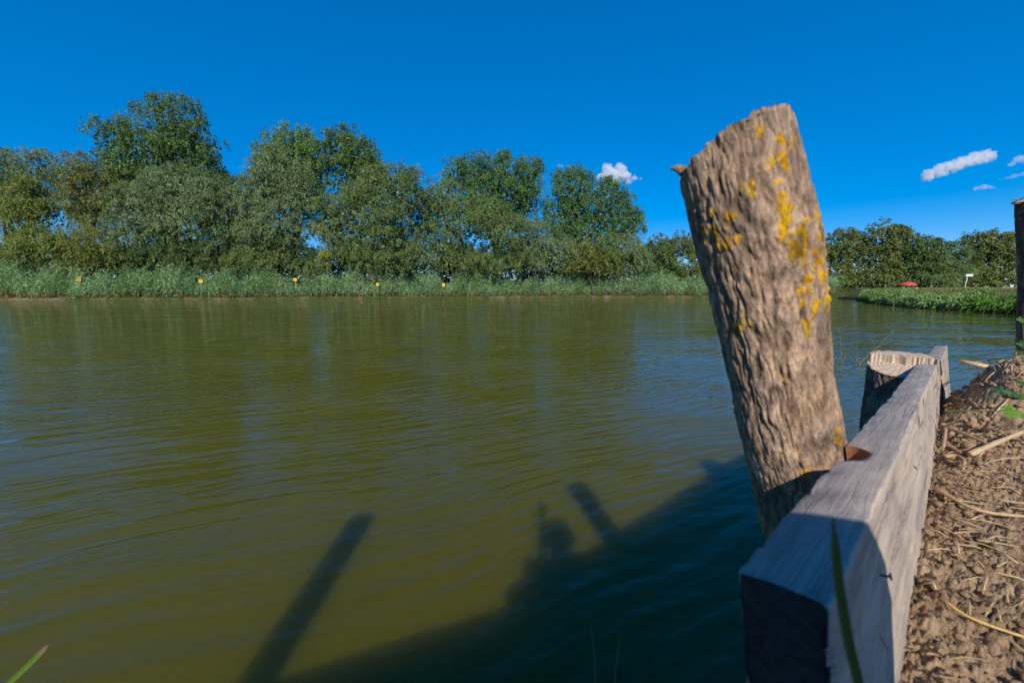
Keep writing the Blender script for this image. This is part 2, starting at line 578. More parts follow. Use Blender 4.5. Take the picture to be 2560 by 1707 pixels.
# ------------------------------------------------------------------ the retaining wall of planks at the bank
D3 = np.array([0.74598, 0.66451, -0.04408]); D3 /= np.linalg.norm(D3)          # along the wall, away from the viewer
SIDE = np.cross(D3, [0, 0, 1.0]); SIDE /= np.linalg.norm(SIDE)                 # towards the land
UPV = np.cross(SIDE, D3)
ROLL = R(8.0)
E1 = math.cos(ROLL) * SIDE + math.sin(ROLL) * UPV                              # across the plank's top
E2 = math.sin(ROLL) * SIDE - math.cos(ROLL) * UPV                              # down its face
WALL_A = np.array([0.16164, 0.26209, CAM_H - 0.200])                           # upper near corner on the water side
THICK, PLANK_H = 0.0525, 0.30

def wall_pt(t, a, h):
    return WALL_A + D3 * t + E1 * a + E2 * h

def wall_matrix(origin):
    m = Matrix(((D3[0], E1[0], -E2[0], origin[0]), (D3[1], E1[1], -E2[1], origin[1]), (D3[2], E1[2], -E2[2], origin[2]), (0, 0, 0, 1)))
    return m

def plank_mesh(name, L, T, Hh, seed, nseg=None, rough=0.0011, chip=True):
    """local: X along, Y across, Z up with the top at 0; rounded, worn edges"""
    nseg = nseg or max(8, int(L / 0.012))
    ring = []
    rad = 0.003
    for cx, cy, a0 in ((T - rad, -rad, 0), (rad, -rad, 90), (rad, -Hh + rad, 180), (T - rad, -Hh + rad, 270)):
        for k in range(4):
            a = R(a0 + 30 * k)
            ring.append((cx + rad * math.cos(a), cy + rad * math.sin(a)))
    full = []
    for i in range(len(ring)):
        p, q = np.array(ring[i]), np.array(ring[(i + 1) % len(ring)])
        L2 = np.linalg.norm(q - p)
        k = max(1, int(L2 / 0.012))
        for j in range(k):
            full.append(p + (q - p) * j / k)
    full = np.array(full)
    m = len(full)
    xs = np.concatenate([[0, .0015, .004], np.linspace(.008, L - .008, nseg), [L - .004, L - .0015, L]])
    ins = np.concatenate([[.004, .0015, .0004], np.zeros(nseg), [.0004, .0015, .004]])
    V = []
    c = np.array([T / 2, -Hh / 2])
    for x, i in zip(xs, ins):
        d = full - c
        V.append(np.column_stack([np.full(m, x), full - np.sign(d) * i]))
    V = np.vstack(V)
    nrm = V.copy(); nrm[:, 0] = 0
    q = np.column_stack([V[:, 0] * 3, V[:, 1] * 40, V[:, 2] * 40])
    dsp = fbm(q, 4, seed) * rough * 1.6 + fbm(V * 90, 3, seed + 5) * rough * 0.9
    dd = np.column_stack([np.zeros(len(V)), np.where(V[:, 1] > T / 2, 1, -1) * (np.abs(V[:, 1] - T / 2) > T / 2 - .004), np.where(V[:, 2] > -Hh / 2, 1, -1) * (np.abs(V[:, 2] + Hh / 2) > Hh / 2 - .004)])
    V = V + dd * dsp[:, None]
    # knocked and splintered arrises
    edge = (np.abs(V[:, 1] - T / 2) > T / 2 - .007) & (V[:, 2] > -.008)
    ch = np.clip(fbm(V * 35, 3, seed + 11) - .12, 0, 1)
    V[edge, 2] -= ch[edge] * .012
    if chip:
        end = V[:, 0] < .01
        V[end, 0] += np.clip(fbm(V[end] * 120, 3, seed + 3), -1, 1) * .0035
    F = []
    n = len(xs)
    for i in range(n - 1):
        for k in range(m):
            k2 = (k + 1) % m
            F.append((i * m + k, i * m + k2, (i + 1) * m + k2, (i + 1) * m + k))
    F.append(tuple(range(m - 1, -1, -1)))
    F.append(tuple((n - 1) * m + k for k in range(m)))
    me = mesh_from(name, V, F, True)
    bm = bmesh.new(); bm.from_mesh(me); bmesh.ops.recalc_face_normals(bm, faces=bm.faces); bm.to_mesh(me); bm.free()
    return me

def two_wood(me, T):
    """top and water side have gone grey, near ends are almost black, the face on the land side is still pale"""
    me.materials.clear()
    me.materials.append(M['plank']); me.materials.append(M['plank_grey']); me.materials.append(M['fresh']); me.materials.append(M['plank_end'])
    idx = np.zeros(len(me.polygons), dtype=np.int32)
    nn = np.zeros(len(me.polygons) * 3, dtype=np.float32)
    me.polygons.foreach_get('normal', nn); nn = nn.reshape(-1, 3)
    idx[(nn[:, 2] > 0.72) | (nn[:, 1] < -.7)] = 1
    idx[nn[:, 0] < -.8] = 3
    me.polygons.foreach_set('material_index', idx)

def carve(o, cutters, mat_index_src):
    for c in cutters:
        md = o.modifiers.new('cut', 'BOOLEAN')
        md.operation = 'DIFFERENCE'; md.object = c; md.solver = 'EXACT'
        md.material_mode = 'TRANSFER'
    dg = bpy.context.evaluated_depsgraph_get()
    me = bpy.data.meshes.new_from_object(o.evaluated_get(dg))
    old = o.data
    o.modifiers.clear()
    o.data = me
    for c in cutters:
        bpy.data.objects.remove(c)
    return o

wall = empty('retaining_wall', (WALL_A[0], WALL_A[1], 0.0))
tag(wall, 'weathered plank retaining wall holding the bare soil back from the water', 'wall')
T1_LEN = 2.08
me = plank_mesh('plank', T1_LEN, THICK, PLANK_H, 21)
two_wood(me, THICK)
plank = link('plank', me)
plank.matrix_world = wall_matrix(WALL_A)
# half-round notch beside the post, and a few checks (cracks) in the face
cm = MB()
nn_, cl = 40, []
cyl = []
for z in (-.085, .03):
    for k in range(nn_):
        a = 2 * math.pi * k / nn_
        cyl.append((.372 + .041 * math.cos(a), -.004 + .034 * math.sin(a), z))
cm.add(cyl, [tuple(range(nn_ - 1, -1, -1)), tuple(range(nn_, 2 * nn_))] + [(k, (k + 1) % nn_, nn_ + (k + 1) % nn_, nn_ + k) for k in range(nn_)])
cut = cm.build('notch_cutter', M['fresh'], smooth=False)
cut.matrix_world = wall_matrix(WALL_A)
cutters = [cut]
for (t0, h0, t1, h1, w) in ((.62, .070, .70, .098, .0016), (.80, .045, .93, .052, .0018), (1.02, .035, 1.18, .03, .0022), (.165, .105, .24, .165, .0008), (1.45, .05, 1.75, .06, .003)):
    q = MB()
    dx, dz = t1 - t0, -(h1 - h0)
    L = math.hypot(dx, dz)
    px, pz = -dz / L * w, dx / L * w
    y0, y1 = THICK - .010, THICK + .01
    mx, mz = (t0 + t1) / 2, -(h0 + h1) / 2
    poly = [(t0, -h0), (mx + px, mz + pz), (t1, -h1), (mx - px, mz - pz)]
    q.add([(a, y0, b) for a, b in poly] + [(a, y1, b) for a, b in poly], [(3, 2, 1, 0), (4, 5, 6, 7), (0, 1, 5, 4), (1, 2, 6, 5), (2, 3, 7, 6), (3, 0, 4, 7)])
    c = q.build('crack_cutter', M['plank_grey'], smooth=False)
    bm = bmesh.new(); bm.from_mesh(c.data); bmesh.ops.recalc_face_normals(bm, faces=bm.faces); bm.to_mesh(c.data); bm.free()
    c.matrix_world = wall_matrix(WALL_A)
    cutters.append(c)
bpy.context.view_layer.update()
carve(plank, cutters, None)

def adopt(o, parent):
    bpy.context.view_layer.update()
    mw = o.matrix_world.copy()
    o.parent = parent
    o.matrix_parent_inverse = parent.matrix_world.inverted()
    o.matrix_world = mw
    return o
adopt(plank, wall)
tag(plank, 'near grey plank with a half round notch beside the leaning post')
# the next plank, set back a little, and the lower courses down to the water
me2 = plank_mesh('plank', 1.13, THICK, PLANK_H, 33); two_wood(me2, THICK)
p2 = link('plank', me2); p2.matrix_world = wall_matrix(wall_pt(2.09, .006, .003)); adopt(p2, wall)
tag(p2, 'far plank at the end of the wall, set back a little')
for c in range(1, 4):
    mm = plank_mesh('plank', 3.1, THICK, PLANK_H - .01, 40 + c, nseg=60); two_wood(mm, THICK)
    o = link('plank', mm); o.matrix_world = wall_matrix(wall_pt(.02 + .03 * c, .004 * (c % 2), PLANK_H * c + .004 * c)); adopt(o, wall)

# nail standing out of the plank's face
nb = MB()
nb.tube([(0, 0, 0), (0, .011, .002)], [.0011, .0011], 8)
nb.tube([(0, .011, .002), (0, .0120, .0022)], [.0034, .0032], 12)
nl = nb.build('nail', None)
def rust():
    m, nt, out = new_mat('rusty_iron')
    tc = nt.nodes.new('ShaderNodeTexCoord')
    n = noise_tex(nt, tc.outputs['Object'], 700, 4, 0.6)
    p = principled(nt, out, ramp(nt, n.outputs['Fac'], [(0.3, (0.05, 0.03, 0.022)), (0.7, (0.13, 0.075, 0.05))]), 0.7, 0.4)
    p.inputs['Metallic'].default_value = 0.4
    return m
M['rust'] = rust()
nl.data.materials.append(M['rust'])
nl.matrix_world = wall_matrix(wall_pt(.205, THICK - .004, .072)); adopt(nl, wall)

# second, lower length of wall behind the viewpoint; its edge shades the water
w2 = empty('retaining_wall', (-1.2, -.36, 0))
tag(w2, 'low plank bank edging that runs off left out of view, known by its straight shadow', 'wall')
a2, b2 = np.array([.03, .136]), np.array([-3.2, -1.17])
dd2 = (b2 - a2) / np.linalg.norm(b2 - a2)
for c in range(4):
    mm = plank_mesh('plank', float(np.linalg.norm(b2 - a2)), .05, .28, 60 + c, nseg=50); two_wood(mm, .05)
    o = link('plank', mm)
    nx = np.array([-dd2[1], dd2[0]])
    o.matrix_world = Matrix(((dd2[0], nx[0], 0, a2[0]), (dd2[1], nx[1], 0, a2[1]), (0, 0, 1, 1.135 - .285 * c), (0, 0, 0, 1)))
    adopt(o, w2)

# ------------------------------------------------------------------ bare soil behind the wall
def wall_sq(P):
    """distance along and across the wall for points (N,3)"""
    dh = D3[:2] / np.linalg.norm(D3[:2])
    sh = SIDE[:2]
    q = P[:, :2]
    return q @ dh, q @ sh

DH = D3[:2] / np.linalg.norm(D3[:2])
SOIL_Z = CAM_H - 0.425

def soil_base(s, q):
    z = SOIL_Z + 0.0 * s
    z = z - .030 * np.clip(s - .5, 0, 3) * 0.6
    # heap of dug earth towards the far post
    z = z + .205 * np.exp(-((s - 2.16) / .26) ** 4 - ((q - .150) / .110) ** 2)
    z = z + .16 * np.exp(-((s - 2.7) / .5) ** 2 - ((q - .42) / .2) ** 2)
    z = z + .05 * np.exp(-((s - 1.75) / .22) ** 2 - ((q - .16) / .12) ** 2)
    z = z + .10 * (1 - np.exp(-np.clip(q - .25, 0, 9) / 1.2))
    # the bank ends beyond the heap
    edge = 2.32 + 1.5 * np.clip(q - .05, 0, .5) + .25 * np.clip(q - .5, 0, 9) + np.clip(q - .5, 0, 50) * 1.1
    z = z - 1.6 * np.clip((s - edge) / .35, 0, 1) ** 1.3
    return z

def build_soil():
    s = [-1.6]
    while s[-1] < 6.5:
        x = s[-1]
        if x < .2: ds = .05
        elif x < 3.1: ds = min(.011, max(.0028, .0035 * (x * x + .16) / .42))
        else: ds = .08
        s.append(x + ds)
    s = np.array(s)
    qn = np.concatenate([np.linspace(-.06, 1.0, 150), 1.0 + np.geomspace(.012, 7.0, 45)])
    S, Q = np.meshgrid(s, qn, indexing='ij')
    sc = .13 + .155 * np.clip(S, 0, 3.2)
    Qm = np.where(Q <= 1, Q * sc, sc + (Q - 1))
    xy = S[..., None] * DH + Qm[..., None] * SIDE[:2]
    P = np.column_stack([xy.reshape(-1, 2), np.zeros(S.size)])
    sf, qf = S.ravel(), Qm.ravel()
    z = soil_base(sf, qf)
    g = np.column_stack([P[:, :2], np.zeros(len(P))])
    n1 = fbm(g * 9, 3, 1)
    b1 = 1 - np.abs(fbm(g * 34, 3, 2))           # lumps
    b2 = 1 - np.abs(vnoise(g * 95, 5))
    b3 = 1 - np.abs(vnoise(g * 210, 6))
    b4 = vnoise(g * 420, 7)
    z = z + n1 * .020 + (b1 - .7) * .012 + (b2 - .6) * .009 + (b3 - .6) * .0075 + b4 * .0026
    z = z - np.clip(.02 - qf, 0, .05) * .35
    # out of the picture on the near side the bank falls away
    P[:, 2] = z
    # keep the first rows inside the plank
    m = len(qn)
    F = []
    n = len(s)
    I = np.arange(n * m).reshape(n, m)
    F = np.stack([I[:-1, :-1].ravel(), I[1:, :-1].ravel(), I[1:, 1:].ravel(), I[:-1, 1:].ravel()], axis=1)
    me = mesh_from('soil', P, F, True)
    bm = bmesh.new(); bm.from_mesh(me)
    if sum(f.normal.z for f in bm.faces) < 0:
        bmesh.ops.reverse_faces(bm, faces=bm.faces)
    bm.to_mesh(me); bm.free()
    tag(link('soil', me, M['soil']), kind='structure')
build_soil()

def soil_z(s, q):
    return float(soil_base(np.array([s]), np.array([q]))[0])
def soil_pt(s, q, dz=0.0):
    xy = s * DH + q * SIDE[:2]
    return np.array([xy[0], xy[1], soil_z(s, q) + dz])

# crumbs and clods lying on the soil
def build_clods():
    bm = bmesh.new(); bmesh.ops.create_icosphere(bm, subdivisions=1, radius=1.0)
    iv = np.array([v.co[:] for v in bm.verts]); fi = np.array([[v.index for v in f.verts] for f in bm.faces]); bm.free()
    V, F = [], []
    k = 0
    for i in range(3000):
        s = rng.uniform(.25, 3.0) ** 1.0
        q = rng.uniform(0.0, .10 + .18 * s)
        r = (.0007 + .0042 * rng.random() ** 2.5) * (1 + .7 * s) * (2.2 if rng.random() < .03 else 1)
        v = iv * (1 + .35 * vnoise(iv * 1.6 + i * 3.1, 4)[:, None] + .2 * vnoise(iv * 4 + i, 8)[:, None])
        v = v * r * np.array([1, rng.uniform(.7, 1.2), rng.uniform(.5, .9)])
        a = rng.uniform(0, 6.28)
        v = v @ np.array([[math.cos(a), -math.sin(a), 0], [math.sin(a), math.cos(a), 0], [0, 0, 1]])
        V.append(v + soil_pt(s, q, r * .3 + .006))
        F.append(fi + k); k += len(iv)
    me = mesh_from('soil_clods', np.vstack(V), np.vstack(F), True)
    tag(link('soil_clods', me, M['soil']), 'crumbly brown clods of earth strewn over the bare soil', 'soil', kind='stuff')
build_clods()

# ------------------------------------------------------------------ posts and stump
def bark_tube(name, centers, radii, zs_res, n_ang, seed, lichen=None, base=(0.35, 0.245, 0.172), cut=None, ridge=.0045, knots=()):
    """tube through centres (K,3) with radii (K,), displaced into bark ridges; cut(P) gives the height of the slanted saw cut"""
    centers = np.asarray(centers, float); radii = np.asarray(radii, float)
    tk = np.linspace(0, 1, len(centers)); t = np.linspace(0, 1, zs_res)
    C = np.column_stack([np.interp(t, tk, centers[:, i]) for i in range(3)])
    rr = np.interp(t, tk, radii)
    ax = C[-1] - C[0]; Lg = np.linalg.norm(ax); ax /= Lg
    e1 = np.cross(ax, [0, 1, 0]); e1 /= np.linalg.norm(e1); e2 = np.cross(e1, ax)
    th = np.linspace(0, 2 * np.pi, n_ang, endpoint=False)
    U = np.cos(th)[:, None] * e1 + np.sin(th)[:, None] * e2
    ct, st = np.cos(th), np.sin(th)
    TT, AA = np.meshgrid(t * Lg, th, indexing='ij')
    rm = rr.mean()
    q = np.column_stack([np.cos(AA).ravel() * rm, np.sin(AA).ravel() * rm, TT.ravel()])
    big = fbm(q * np.array([7, 7, 4.0]), 2, seed) * .006
    wq = q + .008 * np.column_stack([vnoise(q * 28, seed + 1), vnoise(q * 28, seed + 2), vnoise(q * 20, seed + 3)])
    r1 = np.clip(np.abs(fbm(wq * np.array([66, 66, 11.0]), 3, seed + 4)) * 5.0, 0, 1) * 2 - 1      # plates parted by narrow furrows
    r2 = np.clip(np.abs(fbm(wq * np.array([170, 170, 36.0]), 2, seed + 5)) * 4.0, 0, 1) * 2 - 1
    r3 = fbm(q * np.array([260, 260, 120.0]), 2, seed + 6)
    r4 = fbm(q * np.array([420, 420, 210.0]), 2, seed + 16)
    disp = big + ridge * .62 * r1 + ridge * .42 * r2 + ridge * .22 * r3 + ridge * .12 * r4
    for (kt, ka, kr, kh) in knots:
        da = (AA.ravel() - ka + np.pi) % (2 * np.pi) - np.pi
        d2 = (da * rm) ** 2 + (TT.ravel() - kt) ** 2
        disp = disp + kh * np.exp(-d2 / kr ** 2)
    disp = disp.reshape(zs_res, n_ang)
    V = C[:, None, :] + U[None] * (rr[:, None, None] + disp[..., None])
    V = V.reshape(-1, 3)
    col_ = np.tile(np.array(base), (len(V), 1))
    rel = np.clip((r1 + 1) / 2, 0, 1)[:, None]
    col_ = col_ * (0.52 + .40 * rel + .26 * np.clip((r2 + 1) / 2, 0, 1)[:, None])                        # colour darker in the furrows, paler on the ridges
    pale = np.clip(fbm(q * np.array([22, 22, 9.0]), 3, seed + 8) * 1.6 - .1, 0, 1)[:, None] * rel
    col_ = col_ * (1 - pale * .6) + np.array([.64, .47, .34]) * pale * .6
    gl = np.clip(fbm(q * np.array([45, 45, 30.0]), 3, seed + 12) * 2.2 - .95, 0, 1)[:, None]
    col_ = col_ * (1 - gl * .7) + np.array([.46, .45, .42]) * gl * .7   # pale grey crust lichen
    if lichen is not None:
        nz = fbm(q * 190, 3, seed + 9)
        nz2 = vnoise(q * 300, seed + 10)
        m = np.zeros(len(V)); hue = np.zeros(len(V))
        for (P, r) in lichen:
            d = np.linalg.norm((V - P) * np.array([1, 1, .8]), axis=1) / r
            k = np.clip((1.0 - d + nz * 1.5 + nz2 * .5) * 5, 0, 1) * (d < 2.4)
            m = np.maximum(m, k)
        lc = np.array([.56, .33, .012]) * (1 + .35 * nz[:, None]) * (np.array([1, 1, 1]) - np.array([0, .25, 0]) * np.clip(nz2[:, None], 0, 1))
        col_ = col_ * (1 - m[:, None]) + lc * m[:, None]
        V = V + np.repeat(np.zeros(1), 1)
        Un = np.tile(U, (zs_res, 1))
        V = V + Un * (m * .0014 * (1 + nz2))[:, None]
    keep = None
    if cut is not None:
        # slide each vertex down its own line to the saw cut
        for it in range(2):
            over = cut(V)
            mv = np.clip(over, 0, None)
            V = V - ax * mv[:, None]
    I = np.arange(zs_res * n_ang).reshape(zs_res, n_ang)
    J = np.roll(I, -1, axis=1)
    F = np.stack([I[:-1].ravel(), J[:-1].ravel(), J[1:].ravel(), I[1:].ravel()], axis=1)
    me = mesh_from(name, V, F, True)
    set_col(me, col_)
    return me, V.reshape(zs_res, n_ang, 3), col_, ax

def cap_mesh(name, ringv, mat, parent, rings=8, rough=.0015, seed=3, dome=0.0):
    """closes a tube's open end with a sawn disc"""
    c = ringv.mean(axis=0)
    n = len(ringv)
    V = []
    for k in range(rings):
        f = 1 - k / rings
        p = c + (ringv - c) * f
        p = p + np.array([0, 0, 1]) * (fbm(p * 150, 3, seed)[:, None] * rough * (k > 0) + dome * (1 - f))
        V.append(p)
    V.append(c[None])
    V = np.vstack(V)
    F = []
    for k in range(rings - 1):
        for i in range(n):
            j = (i + 1) % n
            F.append((k * n + i, k * n + j, (k + 1) * n + j, (k + 1) * n + i))
    for i in range(n):
        F.append(((rings - 1) * n + i, (rings - 1) * n + (i + 1) % n, rings * n))
    me = mesh_from(name, V - c, F, True)
    o = link(name, me, mat)
    o.location = tuple(c)
    if parent is not None:
        o.parent = parent
        o.location = tuple(c - np.array(parent.location))
    return o

# --- the leaning post in front: outline of its two edges, from the base up
rows = [(1500, 1945, 2190, .625), (1338, 1905, 2165, .610), (1257, 1884, 2146, .603), (1135, 1857, 2126, .596), (1035, 1836, 2106, .590), (932, 1818, 2088, .584), (797, 1788, 2077, .576),
        (738, 1775, 2073, .572), (645, 1750, 2070, .567), (601, 1738, 2062, .565), (516, 1719, 2036, .560), (430, 1700, 2014, .556), (331, 1690, 1992, .550), (253, 1683, 1972, .545), (200, 1678, 1958, .541)]
cen, rad_ = [], []
for v, l, r_, Y in rows:
    sh = 6 + 8 * min(1, max(0, (1100 - v) / 600))      # the round stem shows more of its near side
    p, q = at(l - sh, v, Y), at(r_ - sh, v, Y)
    c = (p + q) / 2
    th_ = math.atan2(c[0], c[1])
    cen.append(c); rad_.append(np.linalg.norm(p - q) / 2 * math.cos(th_) * .935)
low = cen[0] + (cen[0] - cen[3]) * 3.2
low[2] = min(low[2], -.4)
k0 = (low[2] - cen[0][2]) / (cen[3][2] - cen[0][2])
low = cen[0] + (cen[3] - cen[0]) * k0
cen = [low] + cen; rad_ = [rad_[0]] + rad_
# resample evenly by height
cen = np.array(cen); rad_ = np.array(rad_)
zz = np.linspace(cen[0, 2], cen[-1, 2], 60)
cen = np.column_stack([np.interp(zz, cen[:, 2], cen[:, 0]), np.interp(zz, cen[:, 2], cen[:, 1]), zz])
rad_ = np.interp(zz, np.linspace(zz[0], zz[-1], 60), np.interp(zz, np.concatenate([[low[2]], [at((l + r_) / 2, v, Y)[2] for v, l, r_, Y in rows]]), rad_))
post_c, post_r = cen, rad_

def on_post(u, v):
    """where the line of sight through a pixel meets the post's front"""
    best = None
    o = np.array([0, 0, CAM_H]); d = at(u, v, 1.0) - o; d /= np.linalg.norm(d)
    for s in np.linspace(.4, .95, 600):
        p = o + d * s
        c = np.array([np.interp(p[2], post_c[:, 2], post_c[:, 0]), np.interp(p[2], post_c[:, 2], post_c[:, 1])])
        r = np.interp(p[2], post_c[:, 2], post_r)
        e = np.linalg.norm(p[:2] - c) - r
        if best is None or e < best[0]:
            best = (e, p)
        if e < .002:
            return p
    return best[1]

lich_px = [(1955, 345, 7), (1957, 360, 8), (1962, 382, 7), (1980, 356, 8), (1962, 402, 8), (1920, 416, 8), (1873, 470, 8), (1875, 478, 7), (1937, 461, 8), (1954, 500, 9), (1962, 515, 9), (1957, 525, 9), (1965, 540, 8), (1960, 560, 8), (1963, 585, 9), (1958, 575, 7),
           (2000, 585, 10), (1985, 612, 13), (1998, 625, 13), (1975, 632, 10), (1990, 645, 11), (2007, 608, 9), (1785, 534, 7), (1765, 560, 8), (1768, 582, 9), (1792, 580, 9), (1800, 592, 9), (1822, 566, 7), (1830, 541, 8), (1815, 604, 10), (1832, 600, 10), (1840, 598, 8), (1772, 598, 8),
           (2035, 540, 9), (2043, 562, 9), (2040, 595, 9), (2035, 632, 9), (2040, 655, 11), (2050, 668, 10), (2056, 660, 8), (2008, 654, 8), (2017, 698, 7), (2018, 722, 9), (2000, 725, 7), (2030, 765, 9), (2027, 785, 7), (2003, 764, 7), (2062, 755, 10), (2064, 775, 10), (2066, 740, 9),
           (1861, 800, 9), (1850, 815, 9), (1852, 826, 9), (1868, 803, 8), (2020, 826, 9), (2014, 803, 6), (2072, 842, 7), (1880, 947, 8), (1950, 945, 8), (1840, 985, 8), (1845, 1025, 10), (1847, 1040, 9), (1866, 1148, 8), (1871, 1155, 7), (2088, 1090, 10), (2093, 1102, 9), (2018, 1185, 8),
           (1956, 1168, 6), (1888, 1270, 8), (1893, 1300, 9), (1900, 1320, 9), (1730, 520, 5), (2062, 680, 8), (2052, 700, 8), (2010, 560, 7), (2052, 625, 8), (1900, 327, 6), (1740, 640, 6)]
lichen = [(on_post(u, v), r * 1.25 * .56 / FPX) for u, v, r in lich_px]

post = empty('leaning_post', (cen[0][0], cen[0][1], 0.0))
tag(post, 'thick leaning bark-covered post with yellow lichen and a slanted top', 'post')
# slanted saw cut: falls to the left and away from the viewer
lipL, peak = on_post(1712, 424), on_post(1932, 262)
away = np.array([lipL[0], lipL[1], 0]); away /= np.linalg.norm(away)
cn = np.cross(peak - lipL, away - np.array([0, 0, .12])); cn /= np.linalg.norm(cn)
if cn[2] < 0: cn = -cn
def cut_fn(V):
    ax = np.array([0, 0, 1.0])
    nzs = .004 * vnoise(V * 60, 71) + .003 * vnoise(V * 160, 72)
    return np.maximum(((V - lipL) @ cn + nzs) / max(cn[2], .2), V[:, 2] - peak[2] - .004 + nzs)
me, grid, pc, pax = bark_tube('trunk', cen, rad_, 460, 300, 11, lichen, cut=cut_fn, ridge=.0027,
                              knots=[(1.62, 3.6, .030, .007), (1.42, 0.4, .022, .010)])
V = grid.reshape(-1, 3)
o = link('trunk', me, M['bark'])
o.parent = post; o.matrix_parent_inverse = Matrix.Translation(-post.location)
cap_mesh('sawn_top', grid[-1], M['end'], post, 10, .003, 5)
# the torn lip of bark at the low corner of the cut
lb = MB()
lp = at(1708, 428, .540); lq = at(1677, 422, .550)
lb.tube([lp, (lp + lq) / 2 + np.array([0, 0, .002]), lq], [.007, .0045, .0015], 10, color=(.30, .2, .14))
lo = lb.build('torn_lip', M['bark'], post); lo.matrix_parent_inverse = Matrix.Translation(-post.location)

# --- the low stump beyond it
sc_ = np.array([math.sin(R(44.45)), math.cos(R(44.45))]) * 2.10
stump = empty('sawn_stump', (sc_[0], sc_[1], 0))
tag(stump, 'low wide sawn-off post with a stepped pale top behind the plank wall', 'post')
zt = CAM_H - .290
cs = [(sc_[0] + .02 * k, sc_[1], -.4 + (zt + .46) * k) for k in np.linspace(0, 1, 8)]
rs = [.080 + .002 * k for k in range(8)]
vd = np.array([sc_[0], sc_[1], 0]); vd /= np.linalg.norm(vd)
vs = np.array([vd[1], -vd[0], 0])
s_c = np.array([sc_[0] + .02, sc_[1], zt])
me, g2, _, _ = bark_tube('trunk', cs, rs, 220, 150, 31, None, base=(.155, .115, .09), ridge=.004,
                         cut=lambda V: V[:, 2] - (zt + .34 * ((V - s_c) @ vd)) + .003 * vnoise(V * 70, 4))
o = link('trunk', me, M['bark']); o.parent = stump; o.matrix_parent_inverse = Matrix.Translation(-stump.location)
cap_mesh('sawn_top', g2[-1], M['end'], stump, 12, .002, 8)
# the back of the top was left standing a little higher: a ledge with a broken front
ring = g2[-1]; cc = ring.mean(axis=0)
dep, lat = (ring - cc) @ vd, (ring - cc) @ vs
sel = [i for i in range(len(ring)) if dep[i] > .008]
sel.sort(key=lambda i: math.atan2(lat[i], dep[i]))
poly = np.array([cc + (ring[i] - cc) * .975 for i in sel])
chord = [poly[-1] + (poly[0] - poly[-1]) * f + vd * (.010 * float(vnoise(np.array([[f * 9, 0, 0]]), 3)[0]) + .004 * float(vnoise(np.array([[f * 31, 0, 0]]), 5)[0])) for f in np.linspace(0, 1, 40)[1:-1]]
poly = np.vstack([poly, chord])
lo_ = [(p[0], p[1], zt + .34 * float((p - s_c) @ vd) - .012) for p in poly]
hi_ = [(p[0], p[1], zt + .034 + .10 * float((p - s_c) @ vd) + .004 * float(vnoise(p[None] * 50, 2)[0])) for p in poly]
tv = lo_ + hi_
m_ = len(poly)
tf = [tuple(range(m_ - 1, -1, -1)), tuple(range(m_, 2 * m_))] + [(k, (k + 1) % m_, m_ + (k + 1) % m_, m_ + k) for k in range(m_)]
me = mesh_from('raised_step', np.array(tv) - cc, tf)
bm = bmesh.new(); bm.from_mesh(me); bmesh.ops.recalc_face_normals(bm, faces=bm.faces); bm.to_mesh(me); bm.free()
o = link('raised_step', me, M['end'], stump); o.location = tuple(cc - np.array(stump.location))

# --- the post at the right edge
rp = at(2612, 720, 2.02)
rpost = empty('edge_post', (rp[0], rp[1], .6))
tag(rpost, 'upright dark bark post cut off by the right edge of the picture', 'post')
top = at(2600, 490, 2.00)
cs = [np.array([rp[0] + .05, rp[1] + .01, .6]), np.array([rp[0] + .035, rp[1], 1.1]), at(2609, 700, 2.02), at(2603, 600, 2.01), top, top + (top - at(2603, 600, 2.01)) * .25]
me, g3, _, _ = bark_tube('trunk', cs, [.082, .080, .078, .076, .077, .079], 230, 140, 51, None, base=(.135, .10, .08), ridge=.004,
                         cut=lambda V: ((V[:, 2] - top[2]) - .35 * (V[:, 0] - top[0]) + .006 * vnoise(V * 60, 3)))
o = link('trunk', me, M['bark']); o.parent = rpost; o.matrix_parent_inverse = Matrix.Translation(-rpost.location)
cap_mesh('sawn_top', g3[-1], M['end'], rpost, 8, .002, 9)
sb = MB()
s0, s1 = at(2542, 499, 1.96), at(2529, 499, 1.96)
sb.tube([s0, s1], [.004, .001], 6, color=(.25, .17, .12))
o = sb.build('splinter', M['bark'], rpost); o.matrix_parent_inverse = Matrix.Translation(-rpost.location)

# --- a post behind the viewpoint whose long shadow lies on the water
bp = empty('bark_post', (-1.03, -.25, 0))
tag(bp, 'tall bark post behind the viewpoint, known by its long shadow on the water', 'post')
cs = [(-.95, -.26, -.4), (-1.03, -.25, 1.0), (-1.09, -.245, 1.5), (-1.13, -.24, 1.85)]
me, g4, _, _ = bark_tube('trunk', cs, [.07, .068, .068, .07], 120, 60, 81, None, ridge=.004)
o = link('trunk', me, M['bark']); o.parent = bp; o.matrix_parent_inverse = Matrix.Translation(-bp.location)
cap_mesh('sawn_top', g4[-1], M['end'], bp, 5)

# ------------------------------------------------------------------ trees on the far bank
def quad_leaves(P, Dr, S, L, W):
    """diamond leaves: centre P, length axis Dr, side axis S"""
    n = len(P)
    V = np.empty((n, 4, 3))
    V[:, 0] = P - Dr * (L / 2)[:, None]
    V[:, 1] = P + S * (W / 2)[:, None] - Dr * (L * .08)[:, None]
    V[:, 2] = P + Dr * (L / 2)[:, None]
    V[:, 3] = P - S * (W / 2)[:, None] - Dr * (L * .08)[:, None]
    return V.reshape(-1, 3), np.arange(n * 4).reshape(n, 4)

def unit(a):
    return a / (np.linalg.norm(a, axis=1, keepdims=True) + 1e-9)

